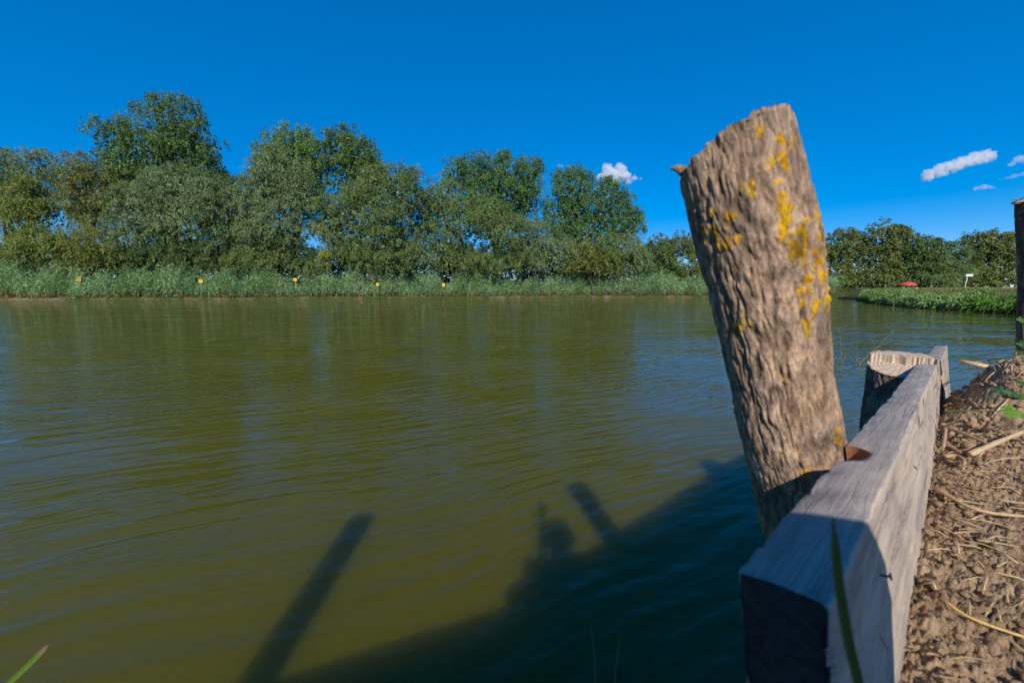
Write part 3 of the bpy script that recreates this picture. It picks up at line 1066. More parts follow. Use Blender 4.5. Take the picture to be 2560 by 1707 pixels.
PAL = {
    'poplar': ((0.055, 0.105, 0.018), (0.128, 0.213, 0.042)),
    'poplar_light': ((0.084, 0.150, 0.022), (0.183, 0.282, 0.051)),
    'poplar_blue': ((0.051, 0.107, 0.026), (0.120, 0.219, 0.054)),
    'willow': ((0.081, 0.127, 0.028), (0.183, 0.254, 0.074)),
    'willow_grey': ((0.088, 0.136, 0.046), (0.217, 0.294, 0.122)),
    'willow_yellow': ((.130, .175, .026), (.205, .250, .048)),
    'willow_olive': ((0.104, 0.127, 0.024), (0.211, 0.236, 0.054)),
    'willow_dark': ((0.049, 0.089, 0.019), (0.111, 0.173, 0.042)),
    'bush_olive': ((0.075, 0.099, 0.019), (0.167, 0.198, 0.048)),
    'yellow': ((0.202, 0.218, 0.017), (0.368, 0.369, 0.032)),
    'rust': ((0.158, 0.073, 0.025), (0.278, 0.138, 0.042)),
}

def crown_leaves(lobes, kind, pal, r, dens):
    """lobes carry rounded billows of foliage; leaves sit on the billows' upper and outer sides, gaps stay between them"""
    lo, hi = np.array(PAL[pal][0]), np.array(PAL[pal][1])
    VV, FF, CC = [], [], []
    k = 0
    up = np.array([0, 0, 1.0])
    for (c, rx, ry, rz, dn) in lobes:
        area = 4 * math.pi * ((rx * ry) ** 1.6 / 3 + (rx * rz) ** 1.6 / 3 + (ry * rz) ** 1.6 / 3) ** (1 / 1.6)
        br0 = min(1.75, max(1.05 if kind == 'bush' else min(.95, rx), .30 * (rx + rz) / 2))
        nbw = max(7, int(area / (br0 * br0 * 2.0)))
        ub = unit(r.normal(size=(nbw, 3)))
        ub = ub[(ub[:, 1] < .25) | (r.random(nbw) < .25)]          # the far side, never seen, carries fewer
        nbw = len(ub)
        ub[:, 2] = np.where(ub[:, 2] < -.5, -ub[:, 2], ub[:, 2])
        lump = 1 + .20 * vnoise(ub * 2.2 + c * .37, 5) + .12 * vnoise(ub * 5 + c, 6)
        bc = c + ub * np.array([rx, ry, rz]) * ((.45 + .47 * r.random(nbw) ** .5) * lump)[:, None]
        br = br0 * r.uniform(.65, 1.25, nbw)
        btone = r.random(nbw)
        ncb = np.maximum(4, (br * br * 5.2 * dens * dn * r.uniform(.7, 1.25, nbw)).astype(int))
        bi = np.repeat(np.arange(nbw), ncb)
        ncl = len(bi)
        u = unit(unit(r.normal(size=(ncl, 3))) + ub[bi] * .40 + up * .40 + np.array([0, -.25, 0]))
        cc = bc[bi] + u * (br[bi] * (.72 + .36 * r.random(ncl)))[:, None]
        csz = r.uniform(.26, .52, ncl)
        tone = np.clip(btone[bi] * .6 + r.random(ncl) * .4, 0, 1)
        if kind == 'poplar':
            nl = r.integers(19, 31, ncl)
            idx = np.repeat(np.arange(ncl), nl)
            n = len(idx)
            w = unit(r.normal(size=(n, 3)))
            P = cc[idx] + w * (csz[idx] * (.35 + .65 * r.random(n) ** .5))[:, None] * np.array([.85, .85, 1.3])
            nr = unit(w * .4 + u[idx] * .6 + np.array([0, -.1, .35]) + r.normal(size=(n, 3)) * .5)
            Dr = unit(np.cross(nr, r.normal(size=(n, 3))))
            S = np.cross(nr, Dr)
            L = r.uniform(.14, .25, n); W = L * r.uniform(.6, .85, n)
        elif kind == 'bush':
            nl = r.integers(14, 24, ncl)
            idx = np.repeat(np.arange(ncl), nl)
            n = len(idx)
            w = unit(r.normal(size=(n, 3)))
            P = cc[idx] + w * (csz[idx] * (.35 + .65 * r.random(n) ** .5))[:, None]
            nr = unit(w * .4 + u[idx] * .5 + np.array([0, 0, .35]) + r.normal(size=(n, 3)) * .55)
            Dr = unit(np.cross(nr, r.normal(size=(n, 3))) + np.array([0, 0, -.2]))
            S = unit(np.cross(nr, Dr))
            L = r.uniform(.24, .42, n); W = L * r.uniform(.36, .55, n)
        else:   # willow: short sprays that fan out of the billow and nod
            ns = r.integers(4, 8, ncl)
            sid = np.repeat(np.arange(ncl), ns)
            m = len(sid)
            sdir = unit(u[sid] * .9 + r.normal(size=(m, 3)) * .55 + np.array([.10, 0, .25]))
            sl = r.uniform(.55, 1.35, m)
            per = 6
            idx2 = np.repeat(np.arange(m), per)
            tt = np.tile((np.arange(per) + .5) / per, m) + r.uniform(-.06, .06, m * per)
            n = len(idx2)
            idx = sid[idx2]
            g = sl[idx2]
            start = cc[sid] + r.normal(size=(m, 3)) * .16
            P = start[idx2] + sdir[idx2] * (tt * g * .8)[:, None] - up * (g * .74 * tt ** 2)[:, None] + r.normal(size=(n, 3)) * .06
            Dr = unit(sdir[idx2] * .9 - up * (1.25 * tt)[:, None] + r.normal(size=(n, 3)) * .45)
            S = unit(np.cross(Dr, unit(u[idx] * .8 + np.array([0, -.2, .5]) + r.normal(size=(n, 3)) * .5)))
            L = r.uniform(.24, .42, n); W = r.uniform(.050, .085, n)
        v, f = quad_leaves(P, Dr, S, L, W)
        t = np.clip(tone[idx] * .75 + r.random(n) * .35, 0, 1)[:, None]
        cl = lo * (1 - t) + hi * t
        cl = cl * (1 + .10 * r.normal(size=(n, 1)))
        VV.append(v); FF.append(f + k); k += len(v)
        CC.append(np.repeat(np.clip(cl, .005, .6), 4, axis=0))
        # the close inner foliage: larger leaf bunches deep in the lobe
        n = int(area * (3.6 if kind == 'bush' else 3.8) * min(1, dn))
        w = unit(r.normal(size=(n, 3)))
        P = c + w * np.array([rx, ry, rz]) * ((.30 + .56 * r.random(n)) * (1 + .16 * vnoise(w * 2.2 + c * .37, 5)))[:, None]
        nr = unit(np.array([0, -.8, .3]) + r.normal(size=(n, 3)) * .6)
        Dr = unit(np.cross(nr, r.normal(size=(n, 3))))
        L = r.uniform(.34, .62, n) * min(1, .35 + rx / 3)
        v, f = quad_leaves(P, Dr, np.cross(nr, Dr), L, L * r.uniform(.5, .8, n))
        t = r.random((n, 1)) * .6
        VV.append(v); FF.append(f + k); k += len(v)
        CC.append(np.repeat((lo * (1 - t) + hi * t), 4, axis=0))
    return np.vstack(VV), np.vstack(FF), np.vstack(CC)

def tree(name, label, kind, pal, Y, lobes_px, base_px, group, dens=.62, trunk_r=.28, cat='tree', trunk_col=(.12, .095, .07), spires=(), deep=1.0, twigs=7, seed=0):
    r = np.random.default_rng(1000 + seed)
    lobes = []
    for (u, v, rx, ry, *rest) in lobes_px:
        dn = rest[0] if rest else 1.0
        dy = rest[1] if len(rest) > 1 else 0.0
        c = at(u, v, Y + dy)
        sx, sz = rx * (Y + dy) / FPX, ry * (Y + dy) / FPX
        lobes.append((c, sx, (sx + sz) / 2 * deep, sz, dn))
    for (u, v, rx, ry) in spires:
        c = at(u, v, Y); s = Y / FPX
        lobes.append((c, rx * s, rx * s, ry * s, 1.6))
    b = at(base_px, 722, Y)
    root = empty(name, (b[0], b[1], .9))
    tag(root, label, cat, group)
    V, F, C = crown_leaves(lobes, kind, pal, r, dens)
    # limbs
    mb = MB()
    base = np.array([b[0], b[1], .7])
    main = lobes[:len(lobes_px)]
    mid = np.mean([l[0] for l in main], axis=0)
    forkz = base[2] + (mid[2] - base[2]) * .38
    fork = np.array([base[0] + (mid[0] - base[0]) * .25, base[1], forkz])
    mb.tube([base, base * .6 + fork * .4 + r.normal(size=3) * .12, fork], [trunk_r * 1.25, trunk_r, trunk_r * .8], 8, color=trunk_col)
    for (c, sx, sy, sz, dn) in lobes:
        e = c + np.array([0, 0, sz * .45])
        m1 = fork + (c - fork) * .5 + r.normal(size=3) * .35 + np.array([0, 0, .3])
        k = max(.05, min(.75, sx / 6)) * trunk_r
        mb.tube([fork - np.array([0, 0, .2]), m1, c, e], [k, k * .75, k * .5, k * .15], 6, color=trunk_col)
        for q in range(twigs):
            d = unit(r.normal(size=(1, 3)))[0]; d[2] = abs(d[2]) * .8
            e2 = c + d * np.array([sx, sy, sz]) * .85
            s0 = m1 + (c - m1) * r.uniform(.1, .95)
            mb.tube([s0, (s0 + e2) / 2 + r.normal(size=3) * .25, e2], [k * .32, k * .2, .012], 4, cap=False, color=trunk_col)
    off = np.array([b[0], b[1], .9])
    mb.v = [tuple(np.array(p) - off) for p in mb.v]
    mb.build('trunk', M['bark_far'], root)
    me = mesh_from('crown', V - off, F)
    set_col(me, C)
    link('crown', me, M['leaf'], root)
    return root

G1 = 'trees along the far bank'
G2 = 'distant trees on the right'
# back row
tree('poplar_tree', 'tallest dark poplar of the far bank, rising above the willows at left', 'poplar', 'poplar', 64,
     [(435, 345, 88, 80), (385, 420, 85, 90), (490, 410, 65, 85), (300, 395, 38, 85), (420, 500, 125, 75), (530, 455, 32, 70), (330, 480, 60, 60)], 430, G1, trunk_r=.42,
     spires=[(313, 320, 14, 30), (395, 275, 16, 26), (430, 270, 16, 24), (500, 300, 16, 30)], seed=1)
tree('poplar_tree', 'light green poplar just left of the darker poplar behind the middle willows', 'poplar', 'poplar_light', 64,
     [(735, 400, 78, 62), (690, 430, 45, 60), (780, 430, 50, 70), (740, 480, 80, 60)], 735, G1, trunk_r=.34, spires=[(770, 350, 16, 24), (720, 348, 18, 20)], seed=2)
tree('poplar_tree', 'dark round-topped poplar right of the light green poplar, above the middle willows', 'poplar', 'poplar', 65,
     [(860, 390, 52, 55), (905, 415, 55, 60), (880, 470, 75, 70), (935, 455, 30, 50)], 880, G1, trunk_r=.34, spires=[(865, 345, 18, 22), (822, 362, 12, 26)], seed=3)
tree('poplar_tree', 'broad blue-green poplar left of the two at the right end of the tall trees', 'poplar', 'poplar_blue', 72,
     [(1170, 450, 68, 48), (1240, 450, 75, 55), (1320, 470, 38, 62), (1230, 510, 110, 60), (1290, 530, 60, 60)], 1240, G1, trunk_r=.38,
     spires=[(1265, 405, 10, 24), (1250, 415, 10, 22), (1190, 412, 12, 18), (1300, 420, 12, 24), (1345, 435, 12, 26), (1150, 425, 12, 16)], seed=4)
tree('poplar_tree', 'broad leaning poplar at the right end of the tall trees, below the white cloud', 'poplar', 'poplar_blue', 72,
     [(1425, 495, 62, 58), (1490, 520, 78, 66), (1545, 560, 48, 66), (1400, 560, 60, 60), (1470, 600, 105, 62), (1590, 570, 16, 40, .8)], 1465, G1, trunk_r=.38,
     spires=[(1420, 445, 9, 22), (1440, 442, 9, 22), (1395, 455, 10, 22), (1462, 450, 10, 20), (1518, 470, 10, 20), (1560, 500, 9, 20), (1600, 545, 8, 20)], seed=5)
tree('willow_tree', 'dark willow filling the gap between the tallest poplar and the middle trees', 'willow', 'willow_dark', 62,
     [(600, 505, 55, 60), (570, 570, 60, 60), (620, 600, 55, 50)], 600, G1, dens=.5, seed=6)
# front row of willows
tree('willow_tree', 'loose blue-green willow at the far left edge with airy drooping top', 'willow', 'willow_grey', 58,
     [(-40, 450, 75, 75, .9), (35, 430, 50, 45, .8), (110, 430, 42, 42, .55), (20, 520, 70, 60), (130, 490, 40, 40, .5)], 20, G1, dens=.5, seed=7)
tree('willow_tree', 'yellow-green willow near the left edge below the airy blue-green one', 'willow', 'willow_yellow', 55,
     [(70, 500, 46, 52), (50, 560, 50, 45, .8), (100, 545, 40, 45)], 62, G1, dens=.55, seed=8)
tree('willow_tree', 'olive willow with a bare twiggy top left of the tallest poplar', 'willow', 'willow_olive', 58,
     [(210, 445, 52, 50), (255, 490, 66, 60), (200, 530, 52, 55), (270, 560, 60, 55, .8)], 240, G1, dens=.55, twigs=10, seed=9)
tree('willow_tree', 'wide grey-green willow in front of the tallest poplar', 'willow', 'willow_grey', 57,
     [(460, 480, 92, 50), (380, 540, 75, 70), (470, 560, 90, 65), (540, 520, 52, 62), (340, 600, 62, 50, .8)], 450, G1, dens=.6, trunk_r=.34, seed=10)
tree('willow_tree', 'tall silvery willow in front of the light green poplar', 'willow', 'willow_grey', 58,
     [(690, 445, 60, 58), (650, 500, 55, 60), (745, 500, 62, 60), (700, 570, 85, 62), (640, 590, 52, 55, .8)], 690, G1, dens=.6, trunk_r=.32, seed=11)
tree('willow_tree', 'big drooping willow right of centre of the tall group, with open sky to its right', 'willow', 'willow', 60,
     [(935, 490, 66, 58), (990, 470, 45, 45), (1028, 480, 30, 52, .6), (890, 560, 80, 70), (965, 580, 60, 75), (820, 560, 55, 62, .8), (1005, 560, 30, 55, .5)], 930, G1, dens=.6, trunk_r=.36, seed=12)
tree('willow_tree', 'rounded willow in front of the left blue-green poplar', 'willow', 'willow', 64,
     [(1105, 505, 62, 46), (1060, 560, 48, 52), (1150, 560, 72, 58), (1215, 555, 45, 60), (1100, 620, 70, 50, .7), (1270, 590, 50, 55)], 1140, G1, dens=.6, trunk_r=.34, seed=13)
# low front willows and shrubs
tree('willow_shrub', 'low yellow-olive willow bush above the reeds near the left edge', 'willow', 'willow_yellow', 54.5,
     [(110, 620, 62, 42), (40, 640, 60, 42, .8), (170, 630, 45, 45)], 110, G1, dens=.34, trunk_r=.14, cat='shrub', seed=14)
tree('willow_shrub', 'rust-tinged willow bush right of the first yellow sign', 'willow', 'willow_olive', 55,
     [(235, 630, 55, 48), (280, 650, 45, 40), (210, 660, 40, 35)], 240, G1, dens=.34, trunk_r=.14, cat='shrub', seed=15)
tree('willow_shrub', 'dark low willow bush below the wide grey-green willow', 'willow', 'willow_dark', 57,
     [(400, 640, 70, 45), (480, 645, 60, 42), (340, 655, 50, 36)], 410, G1, dens=.34, trunk_r=.14, cat='shrub', seed=16)
tree('willow_shrub', 'mid green willow bush under the gap left of the silvery willow', 'willow', 'willow', 58.5,
     [(560, 620, 48, 52, .8), (620, 655, 50, 36), (530, 660, 40, 34)], 570, G1, dens=.34, trunk_r=.14, cat='shrub', seed=17)
tree('willow_shrub', 'green willow bush below the silvery willow, above the third sign', 'willow', 'willow', 58.5,
     [(715, 640, 55, 45), (670, 660, 45, 34), (760, 665, 40, 32)], 715, G1, dens=.34, trunk_r=.14, cat='shrub', seed=18)
tree('young_tree', 'thin young tree with a yellow-green tuft in front of the dark gap', 'willow', 'yellow', 58,
     [(803, 592, 20, 24), (822, 640, 10, 14)], 794, G1, dens=1.0, trunk_r=.10, trunk_col=(.22, .17, .12), seed=19)
tree('willow_shrub', 'broad willow bush under the big drooping willow', 'willow', 'willow', 60,
     [(860, 640, 50, 46), (930, 650, 55, 42), (990, 660, 45, 38)], 910, G1, dens=.34, trunk_r=.14, cat='shrub', seed=20)
tree('willow_shrub', 'small bright willow bush at the foot of the gap of open sky', 'willow', 'willow_grey', 62,
     [(1010, 610, 36, 36), (1050, 645, 48, 40)], 1030, G1, dens=.36, trunk_r=.12, cat='shrub', seed=21)
tree('willow_shrub', 'willow bush hanging over the reeds above the fifth sign', 'willow', 'willow', 65,
     [(1150, 655, 52, 38), (1215, 660, 46, 36), (1270, 660, 38, 36)], 1190, G1, dens=.34, trunk_r=.14, cat='shrub', seed=22)
tree('willow_tree', 'rounded grey-green willow below the leaning poplar', 'willow', 'willow_grey', 67,
     [(1330, 600, 42, 42), (1375, 640, 62, 46), (1310, 655, 48, 38)], 1350, G1, dens=.62, trunk_r=.2, seed=23)
tree('willow_shrub', 'brownish willow bush at the right foot of the leaning poplar', 'willow', 'willow_olive', 68,
     [(1475, 640, 40, 38), (1510, 665, 42, 34), (1440, 665, 36, 32)], 1480, G1, dens=.36, trunk_r=.12, cat='shrub', seed=24)
tree('willow_tree', 'silvery willow at the right end of the tall group beside the dark hedge trees', 'willow', 'willow_grey', 69,
     [(1560, 630, 44, 42), (1535, 665, 40, 34), (1590, 660, 34, 38)], 1560, G1, dens=.62, trunk_r=.2, seed=25)
tree('rusty_shrub', 'small rust-brown dying bush under the silvery willow', 'bush', 'rust', 58,
     [(722, 640, 9, 11)], 722, G1, dens=1.2, trunk_r=.05, cat='shrub', seed=26)
for i in range(17):
    u = -60 + 104 * i + (i * 37 % 23)
    tree('thicket_bush', 'dark leafy thicket bush in the gap behind the reeds under the tall trees', 'bush', 'willow_dark', 74 + (i * 5 % 7), [(u, 664 - (i * 13 % 17), 72, 40), (u + 30, 690, 72, 26)], u, 'thicket under the tall trees', dens=.2, trunk_r=.1, cat='bush', twigs=3, seed=70 + i)
# low olive trees on the right, seen left and right of the leaning post
for i, (lab, pal, Y, lobes, bx) in enumerate([
    ('dark olive bushy tree just left of the leaning post', 'bush_olive', 80, [(1640, 632, 42, 36), (1690, 628, 44, 36), (1650, 665, 48, 34), (1605, 650, 30, 34)], 1660),
    ('dark olive bushy tree half hidden behind the leaning post', 'bush_olive', 80, [(1745, 622, 40, 38), (1800, 630, 42, 40), (1760, 665, 48, 34)], 1760),
    ('olive bushy tree wholly behind the leaning post', 'bush_olive', 80, [(1880, 630, 50, 42), (1940, 640, 50, 42), (1990, 645, 50, 40)], 1920),
    ('olive bushy tree just right of the leaning post', 'bush_olive', 72, [(2090, 625, 48, 44), (2130, 640, 46, 46), (2060, 660, 50, 36)], 2090),
    ('tallest olive bushy tree of the right-hand row, left of the red parasol', 'bush_olive', 70, [(2205, 605, 46, 42), (2245, 615, 44, 44), (2190, 655, 50, 42), (2250, 665, 50, 36)], 2215),
    ('greener bushy tree above the red parasol', 'willow_dark', 68, [(2300, 630, 42, 38), (2330, 650, 44, 42), (2290, 670, 46, 34)], 2310),
    ('pale small willow left of the white-topped pole', 'willow', 66, [(2380, 650, 34, 36), (2370, 680, 34, 26)], 2375),
    ('dense olive bushy tree behind the white-topped pole', 'bush_olive', 66, [(2440, 630, 46, 42), (2490, 625, 48, 44), (2540, 635, 46, 46), (2470, 665, 60, 36), (2600, 630, 60, 50)], 2490),
]):
    lobes = lobes + [(u, 692, rx * 1.1, 24, .9, -1.5) for (u, v, rx, ry) in lobes[:2]] + [(u - 10, 710, rx * 1.2, 13, .9, -3.0) for (u, v, rx, ry) in lobes[:2]]
    tree('bushy_tree' if 'willow' not in lab else 'willow_tree', lab, 'bush' if 'willow' not in lab else 'willow', pal, Y, lobes, bx, G2, dens=.34, trunk_r=.2, seed=40 + i)

# ------------------------------------------------------------------ reeds along the banks
def shore_path(pts, step):
    pts = np.array(pts, float)
    seg = np.linalg.norm(np.diff(pts, axis=0), axis=1)
    s = np.concatenate([[0], np.cumsum(seg)])
    t = np.arange(0, s[-1], step)
    return np.column_stack([np.interp(t, s, pts[:, 0]), np.interp(t, s, pts[:, 1])])

def reed_bed(name, label, path, depth, hmin, hmax, per_m2, seed, lowspots=(), lo=(.165, .320, .115), hi=(.400, .570, .320), edge_h=.25, top_h=.9):
    r = np.random.default_rng(seed)
    path = np.array(path)
    L = np.sum(np.linalg.norm(np.diff(path, axis=0), axis=1))
    n = int(L * depth * per_m2)
    k = r.uniform(0, len(path) - 1.001, n)
    i = k.astype(int); f = (k - i)[:, None]
    base = path[i] * (1 - f) + path[i + 1] * f
    out = unit(base - PC)
    dd = depth * r.random(n) ** 1.15
    P0 = np.column_stack([base + out * (dd - .05)[:, None], edge_h * np.clip(dd / .3, 0, 1) + (top_h - edge_h) * np.clip(dd / depth, 0, 1) * .5 - .15])
    q = np.column_stack([base * .45 + out * dd[:, None] * .3, np.zeros(n)])
    hgt = hmin + (hmax - hmin) * np.clip(.5 + 1.15 * fbm(q * 1.6, 3, seed), 0, 1)
    hgt = hgt * r.uniform(.72, 1.08, n) * (.62 + .38 * np.clip(dd / 1.2, 0, 1))
    for (x, w, hh) in lowspots:
        d = np.abs(base[:, 0] - x)
        lowm = np.clip((d / w - .5) * 1.6 + np.clip((dd - 1.0) * 1.4, 0, 1), 0, 1)
        hgt = hgt * lowm + np.minimum(hgt, hh) * (1 - lowm)
    lean = np.column_stack([r.normal(.10, .14, n), r.normal(0, .12, n), np.zeros(n)])
    VV, FF, CC = [], [], []
    kk = 0
    lo, hi = np.array(lo), np.array(hi)
    ptone = np.clip(.5 + .9 * fbm(q * 2.5 + 9, 3, seed + 4) + r.normal(0, .18, n), 0, 1)
    # stems
    top = P0 + lean * hgt[:, None] + np.array([0, 0, 1]) * hgt[:, None]
    S = np.column_stack([np.ones(n), r.normal(0, .3, n), np.zeros(n)]); S = unit(S)
    w = .011
    v = np.stack([P0 - S * w, P0 + S * w, top + S * w * .4, top - S * w * .4], axis=1).reshape(-1, 3)
    c0 = np.array([.30, .215, .115]); c1 = np.array([.11, .14, .06])
    dry = (r.random(n) < .5)[:, None]
    cb = np.where(dry, c0, c1 * 1.2)
    cl = np.stack([cb, cb, np.tile(c1, (n, 1)), np.tile(c1, (n, 1))], axis=1).reshape(-1, 3)
    VV.append(v); FF.append(np.arange(n * 4).reshape(n, 4)); CC.append(cl); kk += len(v)
    # leaves: two-piece blades that rise, arch over and hang
    nb = 9
    idx = np.repeat(np.arange(n), nb); m = len(idx)
    fr = np.tile(np.linspace(.22, 1.0, nb), n) + r.uniform(-.05, .03, m)
    A = P0[idx] + (top - P0)[idx] * fr[:, None]
    az = r.uniform(0, 6.283, m)
    hd = np.column_stack([np.cos(az) + .45, np.sin(az), np.zeros(m)]); hd = unit(hd)
    ll = r.uniform(.38, .72, m) * np.clip(hgt[idx] / 2.2, .55, 1.1)
    B = A + hd * (ll * .5)[:, None] + np.array([0, 0, 1]) * (ll * r.uniform(.15, .5, m))[:, None]
    Cc = B + hd * (ll * .42)[:, None] - np.array([0, 0, 1]) * (ll * r.uniform(.15, .6, m))[:, None]
    sd = unit(np.cross(hd, np.array([0, 0, 1])) + r.normal(size=(m, 3)) * .85)
    w0 = (r.uniform(.026, .046, m))[:, None]
    v = np.stack([A - sd * w0 * .6, A + sd * w0 * .6, B + sd * w0, B - sd * w0, Cc + sd * w0 * .12, Cc - sd * w0 * .12], axis=1).reshape(-1, 3)
    o = np.arange(m)[:, None] * 6 + kk
    FF.append(np.vstack([o + np.array([0, 1, 2, 3]), o + np.array([3, 2, 4, 5])]))
    t = np.clip(ptone[idx] + r.normal(0, .2, m), 0, 1)[:, None]
    cl = lo * (1 - t) + hi * t
    dryleaf = (fr < .38) & (r.random(m) < .55)
    cl = np.where(dryleaf[:, None], np.array([.24, .18, .085]) * r.uniform(.7, 1.2, (m, 1)), cl)
    VV.append(v); CC.append(np.repeat(cl, 6, axis=0))
    me = mesh_from(name, np.vstack(VV), np.vstack(FF))
    set_col(me, np.vstack(CC))
    return tag(link(name, me, M['blade']), label, 'reeds', kind='stuff')

SIGNS = [(197, 698, 51.4, 12, 10, 'first yellow sign from the left at the reed edge'),
         (502, 703, 53.6, 10, 8, 'second yellow sign from the left at the reed edge'),
         (738, 699, 56.0, 9, 8, 'third yellow sign from the left at the reed edge'),
         (944, 711, 58.6, 7, 7, 'fourth yellow sign from the left, nearly hidden in reeds'),
         (1109, 712, 61.2, 7, 8, 'fifth, rightmost yellow sign at the reed edge')]
lows = []
for (u, v, Y, w, h, lab) in SIGNS:
    lows.append((at(u, v, Y)[0], 1.3, 1.5))
far = shore_path([(-92, 44.6), (-80, 47), (-63, 49.4), (-48, 51.8), (-32, 55.2), (-15, 59.6), (0, 64.6), (15, 68.6), (30.7, 66.0), (44, 64.5), (50, 62.0)], 1.0)
reed_bed('reed_bed', 'tall blue-green reed belt with tan feet along the far shore', far, 3.0, 2.0, 4.3, 19, 5, lows)
rightb = shore_path([(43.0, 49.8), (41.0, 46.8), (34.5, 37.5), (30.0, 29.6), (28.9, 25.4)], .6)
reed_bed('reed_bed', 'shorter reed belt on the nearer right-hand bank below the red parasol', rightb, 2.2, .6, 1.2, 40, 6, lo=(.15, .27, .06), hi=(.33, .45, .16), top_h=.5)
rightc = shore_path([(29.0, 25.8), (28.6, 24.5), (27.6, 21.2), (20, 15.0)], .5)
reed_bed('weed_patch', 'low dark green weeds on the bank at the right edge', rightc, 2.6, .45, .95, 44, 7, lo=(.07, .17, .02), hi=(.16, .30, .045), top_h=1.0)

# rough grass on the bank behind the reeds
def grass_patch(name, label, path, d0, d1, n, h, seed, lo, hi, z0, z1):
    r = np.random.default_rng(seed)
    path = np.array(path, float)
    k = r.uniform(0, len(path) - 1.001, n); i = k.astype(int); f = (k - i)[:, None]
    base = path[i] * (1 - f) + path[i + 1] * f
    dd = r.uniform(d0, d1, n)
    zz = z0 + (z1 - z0) * np.clip((dd - d0) / 4.0, 0, 1) - .05
    P = np.column_stack([base + unit(base - PC) * dd[:, None], zz])
    hh = h * r.uniform(.5, 1.3, n)
    ln = np.column_stack([r.normal(.1, .3, n), r.normal(0, .3, n), np.ones(n)]) * hh[:, None]
    S = unit(np.column_stack([np.ones(n), r.normal(0, .6, n), np.zeros(n)]))
    w = .035
    v = np.stack([P - S * w, P + S * w, P + ln + S * w * .2, P + ln - S * w * .2], axis=1).reshape(-1, 3)
    t = np.clip(.5 + .8 * fbm(np.column_stack([P[:, :2] * .5, np.zeros(n)]), 3, seed) + r.normal(0, .2, n), 0, 1)[:, None]
    c = np.array(lo) * (1 - t) + np.array(hi) * t
    me = mesh_from(name, v, np.arange(n * 4).reshape(n, 4))
    set_col(me, np.repeat(c, 4, axis=0))
    return tag(link(name, me, M['blade']), label, 'grass', kind='stuff')
grass_patch('bank_grass', 'rough grass on the level bank between reeds and trees', far, 3.5, 14, 16000, .6, 3, (.06, .11, .018), (.12, .16, .035), .7, .95)
allright = shore_path([(46, 54), (41.0, 46.8), (34.5, 37.5), (30.0, 29.6), (28.6, 24.5), (27.5, 20.9), (20, 15), (8.5, 6.2), (3.9, 2.9)], .5)
grass_patch('bank_grass', 'mixed dry and green grass around the red parasol on the right bank', allright, 1.6, 26, 40000, .34, 4, (.085, .13, .02), (.24, .20, .07), .75, 1.2)

# ------------------------------------------------------------------ signs, parasol, pole
YEL = (.66, .40, .04)
for i, (u, v, Y, w, h, lab) in enumerate(SIGNS):
    c = at(u, v, Y); k = Y / FPX
    root = empty('yellow_sign', (c[0], c[1], .2)); tag(root, lab, 'sign', 'yellow signs in the reeds')
    mb = MB(); tl = (-.06, .09, .02, .1, -.05)[i]
    rot = np.array(Matrix.Rotation(tl, 3, 'Y'))
    mb.box((0, -.03, c[2] - .2), w * k * 1.02, .02, h * k * 1.02, YEL, rot)
    mb.build('board', M['matte'], root, smooth=False)
    mb = MB(); mb.tube([(.10 * (1 if i == 0 else .2), 0, -.2), (0, 0, c[2] - .25)], [.035, .03], 8, color=(.42, .36, .27))
    mb.build('post', M['matte'], root)

# red parasol
pc_ = at(2270, 712, 43.0)
root = empty('red_parasol', (pc_[0], pc_[1], 1.25)); tag(root, 'open faded red parasol standing in the grass of the right bank', 'parasol')
mb = MB()
Rr, nrib = .80, 10
zc = pc_[2] - 1.25
rings_ = [(0.0, .34), (.16, .325), (.36, .265), (.56, .165), (.70, .03), (.71, -.07)]
V, F = [], []
for (r_, z_) in rings_:
    for k in range(nrib * 2):
        a = 2 * math.pi * k / (nrib * 2)
        sag = (0.0 if k % 2 == 0 else -.03 * r_)
        V.append((r_ * math.cos(a), r_ * math.sin(a), zc + z_ + sag))
nn2 = nrib * 2
for j in range(len(rings_) - 1):
    for k in range(nn2):
        F.append((j * nn2 + k, j * nn2 + (k + 1) % nn2, (j + 1) * nn2 + (k + 1) % nn2, (j + 1) * nn2 + k))
mb.add(V, F, (.55, .075, .065))
cn_ = mb.build('canopy', M['matte'], root, smooth=False)
mb = MB(); mb.tube([(0, 0, -.3), (.02, 0, zc + .26)], [.022, .02], 8, color=(.5, .5, .5)); mb.build('pole', M['matte'], root)
for k in range(nrib):
    a = 2 * math.pi * k / nrib
    mb = MB(); mb.tube([(0, 0, zc + .19), (.8 * math.cos(a), .8 * math.sin(a), zc - .02)], [.006, .005], 5, color=(.4, .4, .4)); mb.build('rib', M['matte'], root)
# white bucket beside it
bk = at(2289, 722, 42.5)
root = empty('white_bucket', (bk[0], bk[1], 1.25)); tag(root, 'small white bucket beside the red parasol', 'bucket')
mb = MB(); mb.tube([(0, 0, -.1), (0, 0, bk[2] - 1.25 + .08), (0, 0, bk[2] - 1.25 + .11)], [.16, .20, .21], 16, color=(.75, .73, .72)); mb.build('tub', M['matte'], root)
mb = MB(); hp = [(.2 * math.cos(t), 0, bk[2] - 1.25 + .1 + .16 * math.sin(t)) for t in np.linspace(0, math.pi, 9)]
mb.tube(hp, [.008] * 9, 5, color=(.5, .5, .5)); mb.build('handle', M['matte'], root)
